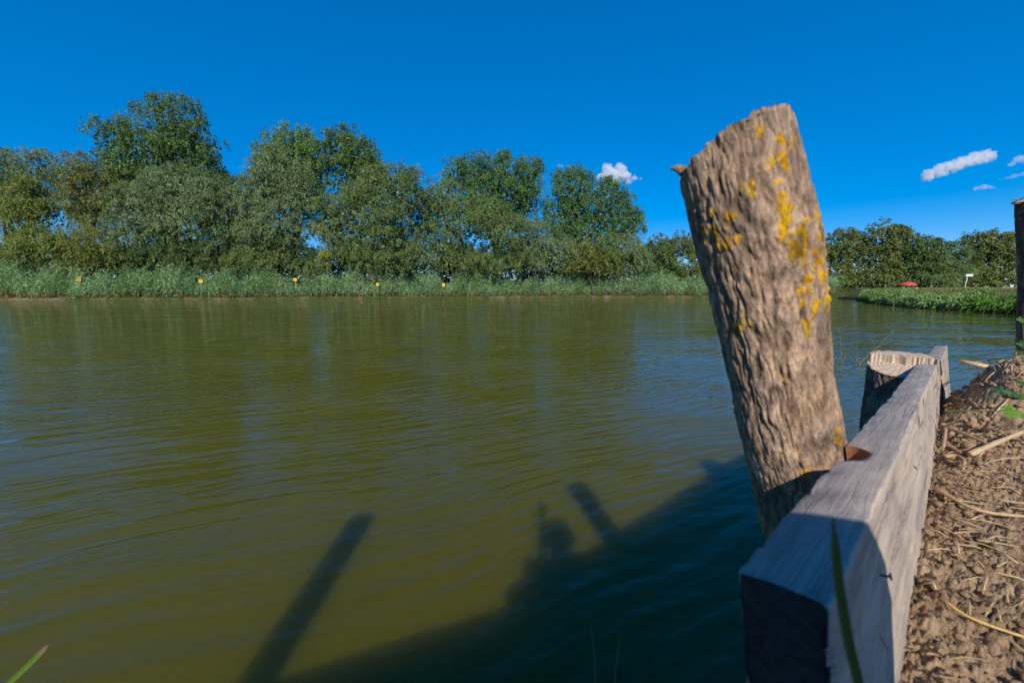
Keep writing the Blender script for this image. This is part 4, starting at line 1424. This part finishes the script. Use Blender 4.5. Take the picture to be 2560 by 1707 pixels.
# pole with a white cross-piece
pp = at(2412, 720, 39.0); pt = at(2414, 690, 39.0)
root = empty('white_topped_pole', (pp[0], pp[1], 1.2)); tag(root, 'slim pole with a short white horizontal box on top, on the right bank', 'pole')
mb = MB(); mb.tube([(-.05, 0, -.4), (.0, 0, .4), (.10, 0, pt[2] - 1.2)], [.05, .045, .04], 8, color=(.50, .45, .38)); mb.build('pole', M['matte'], root)
mb = MB(); mb.box((.16, 0, pt[2] - 1.2 + .06), .66, .22, .18, (.82, .80, .78)); mb.build('box', M['matte'], root, smooth=False)
mb = MB(); mb.box((.16, 0, pt[2] - 1.2 + .17), .72, .28, .03, (.78, .76, .73)); mb.build('lid', M['matte'], root, smooth=False)

# ------------------------------------------------------------------ plants at the near bank and in the water
def blade_obj(name, label, pts, w, side, color, cat='grass blade', tipcol=None, group=None):
    mb = MB()
    pts = [np.asarray(p, float) for p in pts]
    # smooth the centre line
    t = np.linspace(0, 1, len(pts)); tt = np.linspace(0, 1, 24)
    P = np.column_stack([np.interp(tt, t, [p[i] for p in pts]) for i in range(3)])
    for _ in range(3):
        P[1:-1] = (P[:-2] + 2 * P[1:-1] + P[2:]) / 4
    ws = [w * min(1, 4.5 * (1 - x) ** .8 + .02) * (0.75 + .25 * math.sin(math.pi * x)) for x in tt]
    mb.strip(list(P), ws, np.asarray(side, float), color, fold=.35)
    if tipcol:
        for i in range(len(mb.c)):
            if i > len(mb.c) * .72:
                mb.c[i] = tipcol
    c0 = np.array(P[0])
    mb.v = [tuple(np.array(p) - c0) for p in mb.v]
    o = mb.build(name, M['blade'], loc=c0)
    return tag(o, label, cat, group)

blade_obj('grass_blade', 'broad dark green grass blade in front of the near plank end', [at(2180, 1850, .185), at(2150, 1740, .19), at(2118, 1620, .194), at(2098, 1510, .197), at(2084, 1400, .200), at(2080, 1285, .203)], .0042, (.92, .3, 0), (.045, .10, .022))
blade_obj('grass_blade', 'thin bluish grass blade in the dark water, left of two', [at(1492, 1800, .42), at(1487, 1707, .42), at(1486, 1640, .425), at(1481, 1590, .43), at(1473, 1548, .43)], .0011, (1, .2, 0), (.10, .26, .12))
blade_obj('grass_blade', 'thin bluish grass blade in the dark water, right of two', [at(1530, 1800, .42), at(1537, 1700, .42), at(1543, 1640, .425), at(1548, 1600, .43), at(1555, 1572, .43)], .0009, (1, .2, 0), (.10, .26, .12))
blade_obj('grass_blade', 'green grass blade with a brown tip in the lower left corner', [at(-70, 1790, .52), at(30, 1700, .53), at(75, 1657, .54), at(100, 1632, .545), at(122, 1608, .55)], .0042, (.68, .1, -.68), (.12, .19, .03), tipcol=(.22, .15, .09))

def reed_plant(name, label, base, stems):
    root = empty(name, base); tag(root, label, 'reed')
    for (tip, bend, nl, c) in stems:
        tip = np.asarray(tip) - base
        mid = tip * .5 + np.asarray(bend)
        mb = MB(); mb.tube([(0, 0, -.15), mid * .5, mid, tip * .8 + np.asarray(bend) * .3, tip], [.006, .0055, .0045, .003, .0015], 6, color=(.30, .24, .12))
        mb.build('stem', M['blade'], root)
        for k in range(nl):
            f = .25 + .7 * k / max(1, nl - 1)
            p = (mid * (f / .5) if f < .5 else mid + (tip - mid) * (f - .5) / .5)
            a = k * 2.4 + rng.uniform(-.5, .5)
            hd = np.array([math.cos(a), .4 * math.sin(a), 0])
            L = rng.uniform(.16, .30)
            mb = MB(); mb.strip([p, p + hd * L * .35 + np.array([0, 0, L * .45]), p + hd * L * .75 + np.array([0, 0, L * .5]), p + hd * L * 1.1 + np.array([0, 0, L * .22])], [.004, .008, .006, .001], np.array([0.3, 1, .1]), c, fold=.3)
            mb.build('leaf', M['blade'], root)
    return root
b1 = on_level(2105, 912, 0.0)
Y1 = b1[1]
reed_plant('water_reed', 'small upright reed in the water right of the leaning post', b1, [(at(2098, 812, Y1), (0, 0, 0), 7, (.09, .19, .07)), (at(2118, 868, Y1), (.02, 0, 0), 4, (.08, .16, .06))])
b2_ = on_level(2138, 912, 0.0)
Y2 = b2_[1]
reed_plant('water_reed', 'slanting reed in the water leaning over towards the low stump', b2_, [(at(2238, 824, Y2), (0, 0, -.04), 7, (.12, .24, .07)), (at(2150, 868, Y2), (0, 0, 0), 4, (.07, .15, .06)), (at(2190, 885, Y2), (0, 0, .02), 3, (.09, .18, .06))])

# leafy weed trailing over the soil
def lobed_leaf(mb, c, r, nrm, up, color):
    nrm = np.asarray(nrm, float); nrm /= np.linalg.norm(nrm)
    up = np.asarray(up, float); up = up - nrm * (up @ nrm); up /= np.linalg.norm(up)
    sd = np.cross(nrm, up)
    V = [np.asarray(c) + nrm * r * .06]
    n = 30
    for k in range(n):
        a = 2 * math.pi * k / n
        rr = r * (.62 + .30 * abs(math.cos(2.5 * a)) + .08 * math.cos(5 * a + 1)) * (1.1 if math.cos(a) > 0 else .9)
        V.append(np.asarray(c) + up * rr * math.cos(a) + sd * rr * math.sin(a) * .85 - nrm * r * .16 * abs(math.sin(2.5 * a)))
    mb.add(V, [(0, 1 + k, 1 + (k + 1) % n) for k in range(n)], color)
wr = soil_pt(1.55, .02, .01)
weed = empty('creeping_weed', wr); tag(weed, 'creeping weed with a bright green lobed leaf on the soil beside the plank', 'weed')
def wpx(u, v, Y): return at(u, v, Y) - wr
LY = 1.02
mb = MB(); mb.tube([wpx(2360, 1027, LY), wpx(2430, 1026, LY + .01), wpx(2500, 1028, LY + .01), wpx(2530, 1022, LY)], [.0016, .0018, .0016, .0012], 6, color=(.10, .17, .03)); mb.build('stem', M['blade'], weed)
for (u, v, r_, nrm, c) in [(2528, 1030, .024, (-.2, -.75, .7), (.13, .27, .03)), (2560, 1040, .018, (.1, -.6, .8), (.12, .24, .03)), (2500, 975, .022, (-.3, -.35, .9), (.05, .11, .05)), (2540, 985, .026, (0, -.4, .9), (.055, .12, .045)), (2555, 955, .024, (.1, -.3, .95), (.05, .10, .03)), (2478, 992, .012, (-.3, -.4, .9), (.06, .11, .05))]:
    mb = MB(); lobed_leaf(mb, wpx(u, v, LY + (.05 if v < 1000 else 0)), r_, nrm, (.3, .2, .9), c); mb.build('leaf', M['blade'], weed, smooth=False)
w3 = at(2556, 830, 1.8)
weed2 = empty('leafy_sprig', w3); tag(weed2, 'small green sprig at the foot of the right-hand edge post', 'weed')
for (u, v, r_, c) in [(2556, 800, .022, (.08, .19, .03)), (2562, 862, .030, (.05, .12, .03)), (2548, 880, .024, (.04, .10, .03)), (2560, 900, .03, (.06, .13, .03))]:
    mb = MB(); lobed_leaf(mb, at(u, v, 1.75) - w3, r_, (-.2, -.6, .7), (0, 0, 1), c); mb.build('leaf', M['blade'], weed2, smooth=False)
mb = MB(); mb.tube([at(2566, 930, 1.76) - w3, at(2560, 860, 1.76) - w3, at(2556, 800, 1.76) - w3], [.003, .0025, .0015], 6, color=(.08, .14, .03)); mb.build('stem', M['blade'], weed2)

# dry stalks on the soil
def soil_at_px(u, v):
    o = np.array([0, 0, CAM_H]); d = at(u, v, 1.0) - o
    for s in np.linspace(.15, 3.2, 1500):
        p = o + d * s
        ss, qq = float(p[:2] @ DH), float(p[:2] @ SIDE[:2])
        if p[2] < soil_z(ss, qq) + .012:
            return p
    return o + d * 2.2
def stalk(name, label, pxs, rad, color, lift=.004, group=None, cat='straw', flat=.45):
    P = np.array([soil_at_px(u, v) + np.array([0, 0, lift]) for u, v in pxs])
    t = np.linspace(0, 1, len(P)); tt = np.linspace(0, 1, 10)
    P = np.column_stack([np.interp(tt, t, P[:, i]) for i in range(3)])
    for _ in range(2):
        P[1:-1] = (P[:-2] + 2 * P[1:-1] + P[2:]) / 4
    mb = MB()
    mb.tube(list(P - P[0]), [rad * (1 - .35 * x) * (1 + .12 * math.sin(17 * x)) for x in tt], 7, color=color)
    return tag(mb.build(name, M['straw'], loc=P[0]), label, cat, group)
stalk('dry_stalk', 'thick pale stalk slanting down from the plank, upper one of the crossed pair', [(2366, 1080), (2420, 1102), (2472, 1126)], .0058, (.46, .31, .17), .016)
stalk('dry_stalk', 'thick pale stalk rising to the right edge, lower one of the crossed pair', [(2424, 1152), (2490, 1122), (2562, 1092)], .0072, (.50, .35, .20), .018)
stalk('dry_stalk', 'long tan reed stem running down right from beside the plank', [(2332, 1225), (2380, 1255), (2430, 1285), (2500, 1296), (2562, 1300)], .0040, (.50, .34, .18), .008)
stalk('dry_stalk', 'bright straw-yellow stalk in the lower right corner', [(2352, 1505), (2400, 1545), (2460, 1570), (2520, 1590), (2570, 1606)], .0021, (.62, .40, .14), .006)
stalk('dry_stalk', 'thin pale straw below the long tan stem', [(2340, 1318), (2370, 1332), (2410, 1355)], .0012, (.60, .42, .20), .005)
stalk('dry_stalk', 'slender curved straw at the right edge above the bare patch', [(2482, 1250), (2510, 1262), (2566, 1268)], .0014, (.58, .42, .24), .008)
stalk('dry_stalk', 'short stalk lying upright against the plank below the weed stem', [(2364, 1075), (2360, 1110), (2357, 1130)], .0045, (.42, .29, .17), .014)
stalk('dry_stalk', 'short broad straw lying in the hollow left of the crossed pair', [(2362, 1118), (2385, 1128), (2404, 1140)], .0040, (.45, .30, .16), .008)
stalk('dry_stalk', 'curled brown leaf sheath in the hollow below the crossed pair', [(2362, 1150), (2390, 1146), (2412, 1158), (2408, 1172)], .0050, (.40, .25, .12), .010)
# cut reed sticking out of the heap over the water
p0, p1 = at(2400, 903, 1.44), at(2444, 912, 1.40)
mb = MB(); mb.tube([np.zeros(3), p1 - p0, (p1 - p0) * 1.6], [.0085, .0085, .008], 10, color=(.62, .40, .19))
tag(mb.build('cut_stick', M['straw'], loc=p0), 'short pale cut stick poking out of the earth heap over the water', 'stick')
# rootlets hanging from the heap
mb = MB()
for k in range(13):
    u0, v0 = 2440 + rng.uniform(0, 110), 900 + rng.uniform(0, 70)
    du, dv = rng.uniform(-40, 45), rng.uniform(-6, 34)
    pts = [soil_at_px(u0 + du * f + 4 * math.sin(3 * f + k), v0 + dv * f) + np.array([0, 0, .006 + .012 * math.sin(math.pi * f)]) for f in (0, .25, .5, .75, 1)]
    mb.tube(pts, [.0022, .0026, .0024, .002, .001], 5, color=(.40, .27, .15))
tag(mb.build('rootlets', M['straw']), 'tangle of dry rootlets hanging from the earth heap', 'roots', kind='stuff')
# small straw litter
mb = MB()
for i in range(210):
    s = rng.uniform(.3, 2.6)
    if rng.random() < .35: s = rng.normal(.95, .14)
    q = rng.uniform(0.0, .05 + .17 * s)
    p = soil_pt(s, q, rng.uniform(.006, .018))
    a = rng.normal(.3, .7)
    L = rng.uniform(.012, .05) * (.6 + .8 * s)
    d = np.array([math.cos(a), math.sin(a), 0]) 
    e = p + d * L; ss, qq = float(e[:2] @ DH), float(e[:2] @ SIDE[:2])
    if qq < .004: continue
    e[2] = soil_z(ss, qq) + rng.uniform(.006, .016)
    m1 = (p + e) / 2 + np.array([0, 0, rng.uniform(.0, .006)])
    r_ = rng.uniform(.0004, .0011) * (.6 + .9 * s)
    t = rng.random()
    mb.tube([p, m1, e], [r_, r_, r_ * .6], 5, color=tuple(np.array([.36, .24, .12]) * (1 - t) + np.array([.58, .43, .26]) * t))
tag(mb.build('straw_litter', M['straw']), 'fine dry straw bits littered over the soil', 'straw', kind='stuff')

# ------------------------------------------------------------------ clouds
def cloud_mat(name, dens):
    m, nt, out = new_mat(name)
    v = nt.nodes.new('ShaderNodeVolumePrincipled')
    v.inputs['Color'].default_value = (.985, .985, .99, 1)
    v.inputs['Density'].default_value = dens
    v.inputs['Anisotropy'].default_value = 0.0
    nt.links.new(v.outputs[0], out.inputs['Volume'])
    return m
def cloud(label, blobs, Y, dens, seed, lump=.55):
    s = Y / FPX
    c0 = at(blobs[0][0], blobs[0][1], Y)
    bm = bmesh.new()
    for (u, v, r_, *sq) in blobs:
        p = at(u, v, Y) - c0
        k = sq[0] if sq else 1.0
        mat = Matrix.Translation(Vector(p)) @ Matrix.Diagonal((r_ * s, r_ * s, r_ * s * k, 1))
        bmesh.ops.create_icosphere(bm, subdivisions=3, radius=1.0, matrix=mat)
    me = bpy.data.meshes.new('cloud'); bm.to_mesh(me); bm.free()
    o = link('cloud', me)
    md = o.modifiers.new('r', 'REMESH'); md.mode = 'VOXEL'; md.voxel_size = 1.3 * s
    dg = bpy.context.evaluated_depsgraph_get()
    me2 = bpy.data.meshes.new_from_object(o.evaluated_get(dg))
    o.modifiers.clear(); o.data = me2
    n = len(me2.vertices)
    co = np.empty(n * 3, dtype=np.float32); me2.vertices.foreach_get('co', co); co = co.reshape(-1, 3).astype(float)
    nr = np.empty(n * 3, dtype=np.float32); me2.vertices.foreach_get('normal', nr); nr = nr.reshape(-1, 3)
    q = co / s
    mean_r = np.mean([b[2] for b in blobs]) * s
    dsp = lump * mean_r * (fbm(q / 8.0, 3, seed) * 1.2 + fbm(q / 3.0, 3, seed + 3) * .9)
    co = co + nr * dsp[:, None]
    me2.vertices.foreach_set('co', co.astype(np.float32).ravel()); me2.update()
    me2.materials.clear(); me2.materials.append(cloud_mat('cloud_vapour', dens / s))
    o.location = tuple(c0)
    tag(o, label, 'cloud')
    return o
cloud('puffy white two-humped cloud above the right-hand poplar', [(1520, 425, 13), (1551, 422, 12), (1535, 438, 17, .7), (1510, 440, 14, .6), (1497, 443, 9, .6), (1560, 440, 15, .6), (1585, 446, 9, .5), (1600, 445, 5, .6), (1540, 455, 13, .5), (1572, 455, 9, .5)], 4200, .085, 2)
cloud('long slanting white cloud in the upper right sky', [(2320, 438, 13, .8), (2342, 428, 13), (2365, 421, 12), (2390, 413, 14), (2412, 407, 12), (2435, 400, 14), (2458, 393, 14), (2472, 391, 10), (2350, 436, 10, .6)], 4200, .075, 4)
cloud('small pale cloud at the right edge above the others', [(2537, 404, 8, .7), (2549, 397, 9, .8), (2562, 396, 10, .8), (2528, 410, 5, .6)], 4200, .04, 6)
cloud('faint thin wisp slanting off the right edge', [(2505, 448, 5, .35), (2522, 444, 7, .4), (2540, 440, 8, .4), (2560, 434, 9, .45)], 4200, .03, 8)
cloud('small flat pale cloud below the long slanting one', [(2442, 471, 7, .5), (2456, 469, 9, .55), (2470, 468, 8, .55), (2480, 470, 5, .5)], 4200, .035, 10)
cloud('tiny faint cloud left of the puffy two-humped one', [(1396, 414, 6, .6), (1406, 417, 6, .4), (1420, 416, 5, .4)], 4200, .022, 12)

# ------------------------------------------------------------------ the photographer crouching behind the viewpoint; only the shadow shows
def skin_body(name, joints, bones, mat, parent=None, sub=2, root=0):
    me = bpy.data.meshes.new(name)
    me.from_pydata([j[:3] for j in joints], bones, [])
    me.update()
    o = link(name, me)
    o.modifiers.new('skin', 'SKIN')
    sk = me.skin_vertices[0].data
    for i, j in enumerate(joints):
        sk[i].radius = (j[3], j[4] if len(j) > 4 else j[3])
        sk[i].use_root = (i == root)
    ss = o.modifiers.new('sub', 'SUBSURF'); ss.levels = sub; ss.render_levels = sub
    dg = bpy.context.evaluated_depsgraph_get()
    m2 = bpy.data.meshes.new_from_object(o.evaluated_get(dg))
    o.modifiers.clear(); o.data = m2
    m2.polygons.foreach_set('use_smooth', np.ones(len(m2.polygons), dtype=bool))
    m2.materials.clear(); m2.materials.append(mat)
    if parent is not None:
        o.parent = parent
    return o
def cloth(name, c, sc=60):
    m, nt, out = new_mat(name)
    tc = nt.nodes.new('ShaderNodeTexCoord')
    n = noise_tex(nt, tc.outputs['Object'], sc, 4, .6)
    principled(nt, out, ramp(nt, n.outputs['Fac'], [(.3, tuple(x * .8 for x in c)), (.7, tuple(x * 1.15 for x in c))]), .85, .2, bump(nt, n.outputs['Fac'], .004))
    return m
M['skin'] = cloth('skin', (.50, .30, .22), 90); M['jacket'] = cloth('dark_jacket', (.05, .055, .07)); M['hair'] = cloth('dark_hair', (.03, .022, .017), 200); M['black'] = cloth('black_plastic', (.03, .03, .032), 300)
G0 = .985
per = empty('person', (.08, -.62, G0))
tag(per, 'photographer crouching behind the viewpoint with a camera, known by the shadow on the water', 'person')
J = [(.02, -.12, .28, .15, .13), (.0, -.04, .42, .155, .12), (-.01, .06, .60, .175, .115), (-.01, .11, .72, .11, .09), (-.01, .15, .79, .085, .08),   # 0 pelvis 1 waist 2 chest 3 neck base 4 neck
     (-.20, .06, .66, .072), (-.23, .24, .50, .055), (-.10, .46, .40, .040), (-.065, .51, .40, .032),                                                 # 5 left shoulder .. wrist
     (.18, .08, .69, .085), (.21, .335, .555, .080), (.095, .475, .515, .062), (.0, .51, .40, .032),
     (-.11, -.10, .27, .10), (-.19, .22, .42, .078), (-.15, -.02, .10, .052), (-.15, .02, .05, .05), (-.17, .16, .035, .04),                          # 13 left hip, knee, ankle, heel, toe
     (.15, -.10, .27, .10), (.22, .20, .42, .078), (.19, -.02, .10, .052), (.19, .02, .05, .05), (.22, .16, .035, .04)]
B = [(0, 1), (1, 2), (2, 3), (3, 4), (2, 5), (5, 6), (6, 7), (7, 8), (2, 9), (9, 10), (10, 11), (11, 12), (0, 13), (13, 14), (14, 15), (15, 16), (16, 17), (0, 18), (18, 19), (19, 20), (20, 21), (21, 22)]
skin_body('body', J, B, M['jacket'], per)
# head with face, ears and hair
bm = bmesh.new(); bmesh.ops.create_uvsphere(bm, u_segments=28, v_segments=20, radius=1.0)
hc = np.array([-.01, .19, .862])
for v in bm.verts:
    x, y, z = v.co
    sx, sy, sz = .076, .095, .115
    if z < -.2: sx *= 1 + .25 * (z + .2); sy *= 1 + .12 * (z + .2)
    f = 0.0
    if y > .5:
        f += .022 * math.exp(-((x / .16) ** 2 + ((z + .12) / .20) ** 2))                       # nose
        f -= .010 * (math.exp(-(((x - .36) / .15) ** 2 + ((z - .10) / .10) ** 2)) + math.exp(-(((x + .36) / .15) ** 2 + ((z - .10) / .10) ** 2)))   # eye sockets
        f += .005 * math.exp(-((x / .28) ** 2 + ((z + .48) / .06) ** 2))                       # lips
        f += .006 * math.exp(-((x / .3) ** 2 + ((z + .78) / .12) ** 2))                        # chin
    v.co = (x * sx, y * sy + f, z * sz)
me = bpy.data.meshes.new('head'); bm.to_mesh(me); bm.free()
me.polygons.foreach_set('use_smooth', np.ones(len(me.polygons), dtype=bool))
head = link('head', me, M['skin'], per, hc)
head.rotation_euler = (R(-18), 0, 0)
for sx in (-1, 1):
    mb = MB(); mb.tube([(sx * .072, -.005, -.022), (sx * .083, -.012, .0), (sx * .076, -.008, .026)], [.010, .013, .011], 8); mb.build('ear', M['skin'], head)
    mb = MB(); mb.tube([(sx * .028, .078, .012), (sx * .028, .086, .012)], [.010, .006], 8); mb.build('eye', M['black'], head)
bm = bmesh.new(); bmesh.ops.create_uvsphere(bm, u_segments=28, v_segments=20, radius=1.0)
bmesh.ops.delete(bm, geom=[v for v in bm.verts if v.co.z < -.25 or (v.co.y > .55 and v.co.z < .55) or (v.co.y > .1 and v.co.z < .15)], context='VERTS')
for v in bm.verts:
    k = 1 + .03 * math.sin(40 * v.co.x) * math.cos(33 * v.co.y)
    v.co = (v.co.x * .084 * k, v.co.y * .103 * k - .004, v.co.z * .124 * k)
me = bpy.data.meshes.new('hair'); bm.to_mesh(me); bm.free()
link('hair', me, M['hair'], head)
# hands closed round the camera
for sx, wr_ in ((-1, (-.065, .51, .40)), (1, (.0, .51, .40))):
    px_ = -.08 + sx * .066
    JH = [(wr_[0] + (sx * .03), .50, .40, .026), (px_ + sx * .012, .535, .405, .026, .016), (px_ + sx * .012, .56, .415, .024, .014)]
    BH = [(0, 1), (1, 2)]
    for k, (dz, ln) in enumerate(((.030, .050), (.010, .056), (-.010, .052), (-.030, .042))):
        b0 = len(JH)
        JH += [(px_ + sx * .012, .575, .415 + dz, .0095), (px_ + sx * .004, .60, .415 + dz, .0088), (px_ - sx * (ln - .03), .604, .415 + dz, .0080)]
        BH += [(2, b0), (b0, b0 + 1), (b0 + 1, b0 + 2)]
    b0 = len(JH)
    JH += [(px_ - sx * .005, .530, .435, .011), (px_ - sx * .028, .525, .445, .010)]
    BH += [(1, b0), (b0, b0 + 1)]
    skin_body('hand', JH, BH, M['skin'], per, 2, 1)
camo = empty('hand_camera', (0, -.055, CAM_H)); tag(camo, 'black camera held by the crouching photographer at the viewpoint', 'camera')
mb = MB(); mb.box((0, -.012, 0), .126, .038, .078); mb.box((0, -.012, .046), .05, .036, .016); mb.build('camera_body', M['black'], camo, smooth=False)
mb = MB(); mb.tube([(0, .005, 0), (0, .030, 0), (0, .044, 0)], [.034, .036, .036], 24); mb.build('lens', M['black'], camo)
# a rough stake added out of view to cast the narrow shadow beside the photographer's
st = empty('shadow_stake', (-.06, -.92, G0 - .05)); tag(st, 'slim wooden stake behind the viewpoint, added to cast a narrow upright shadow', 'stake')
mb = MB(); mb.tube([(0, 0, -.2), (.004, 0, .8), (-.006, .01, 1.50), (-.006, .01, 1.54)], [.027, .026, .024, .020], 10, color=(.25, .19, .14)); mb.build('shaft', M['bark_far'], st)
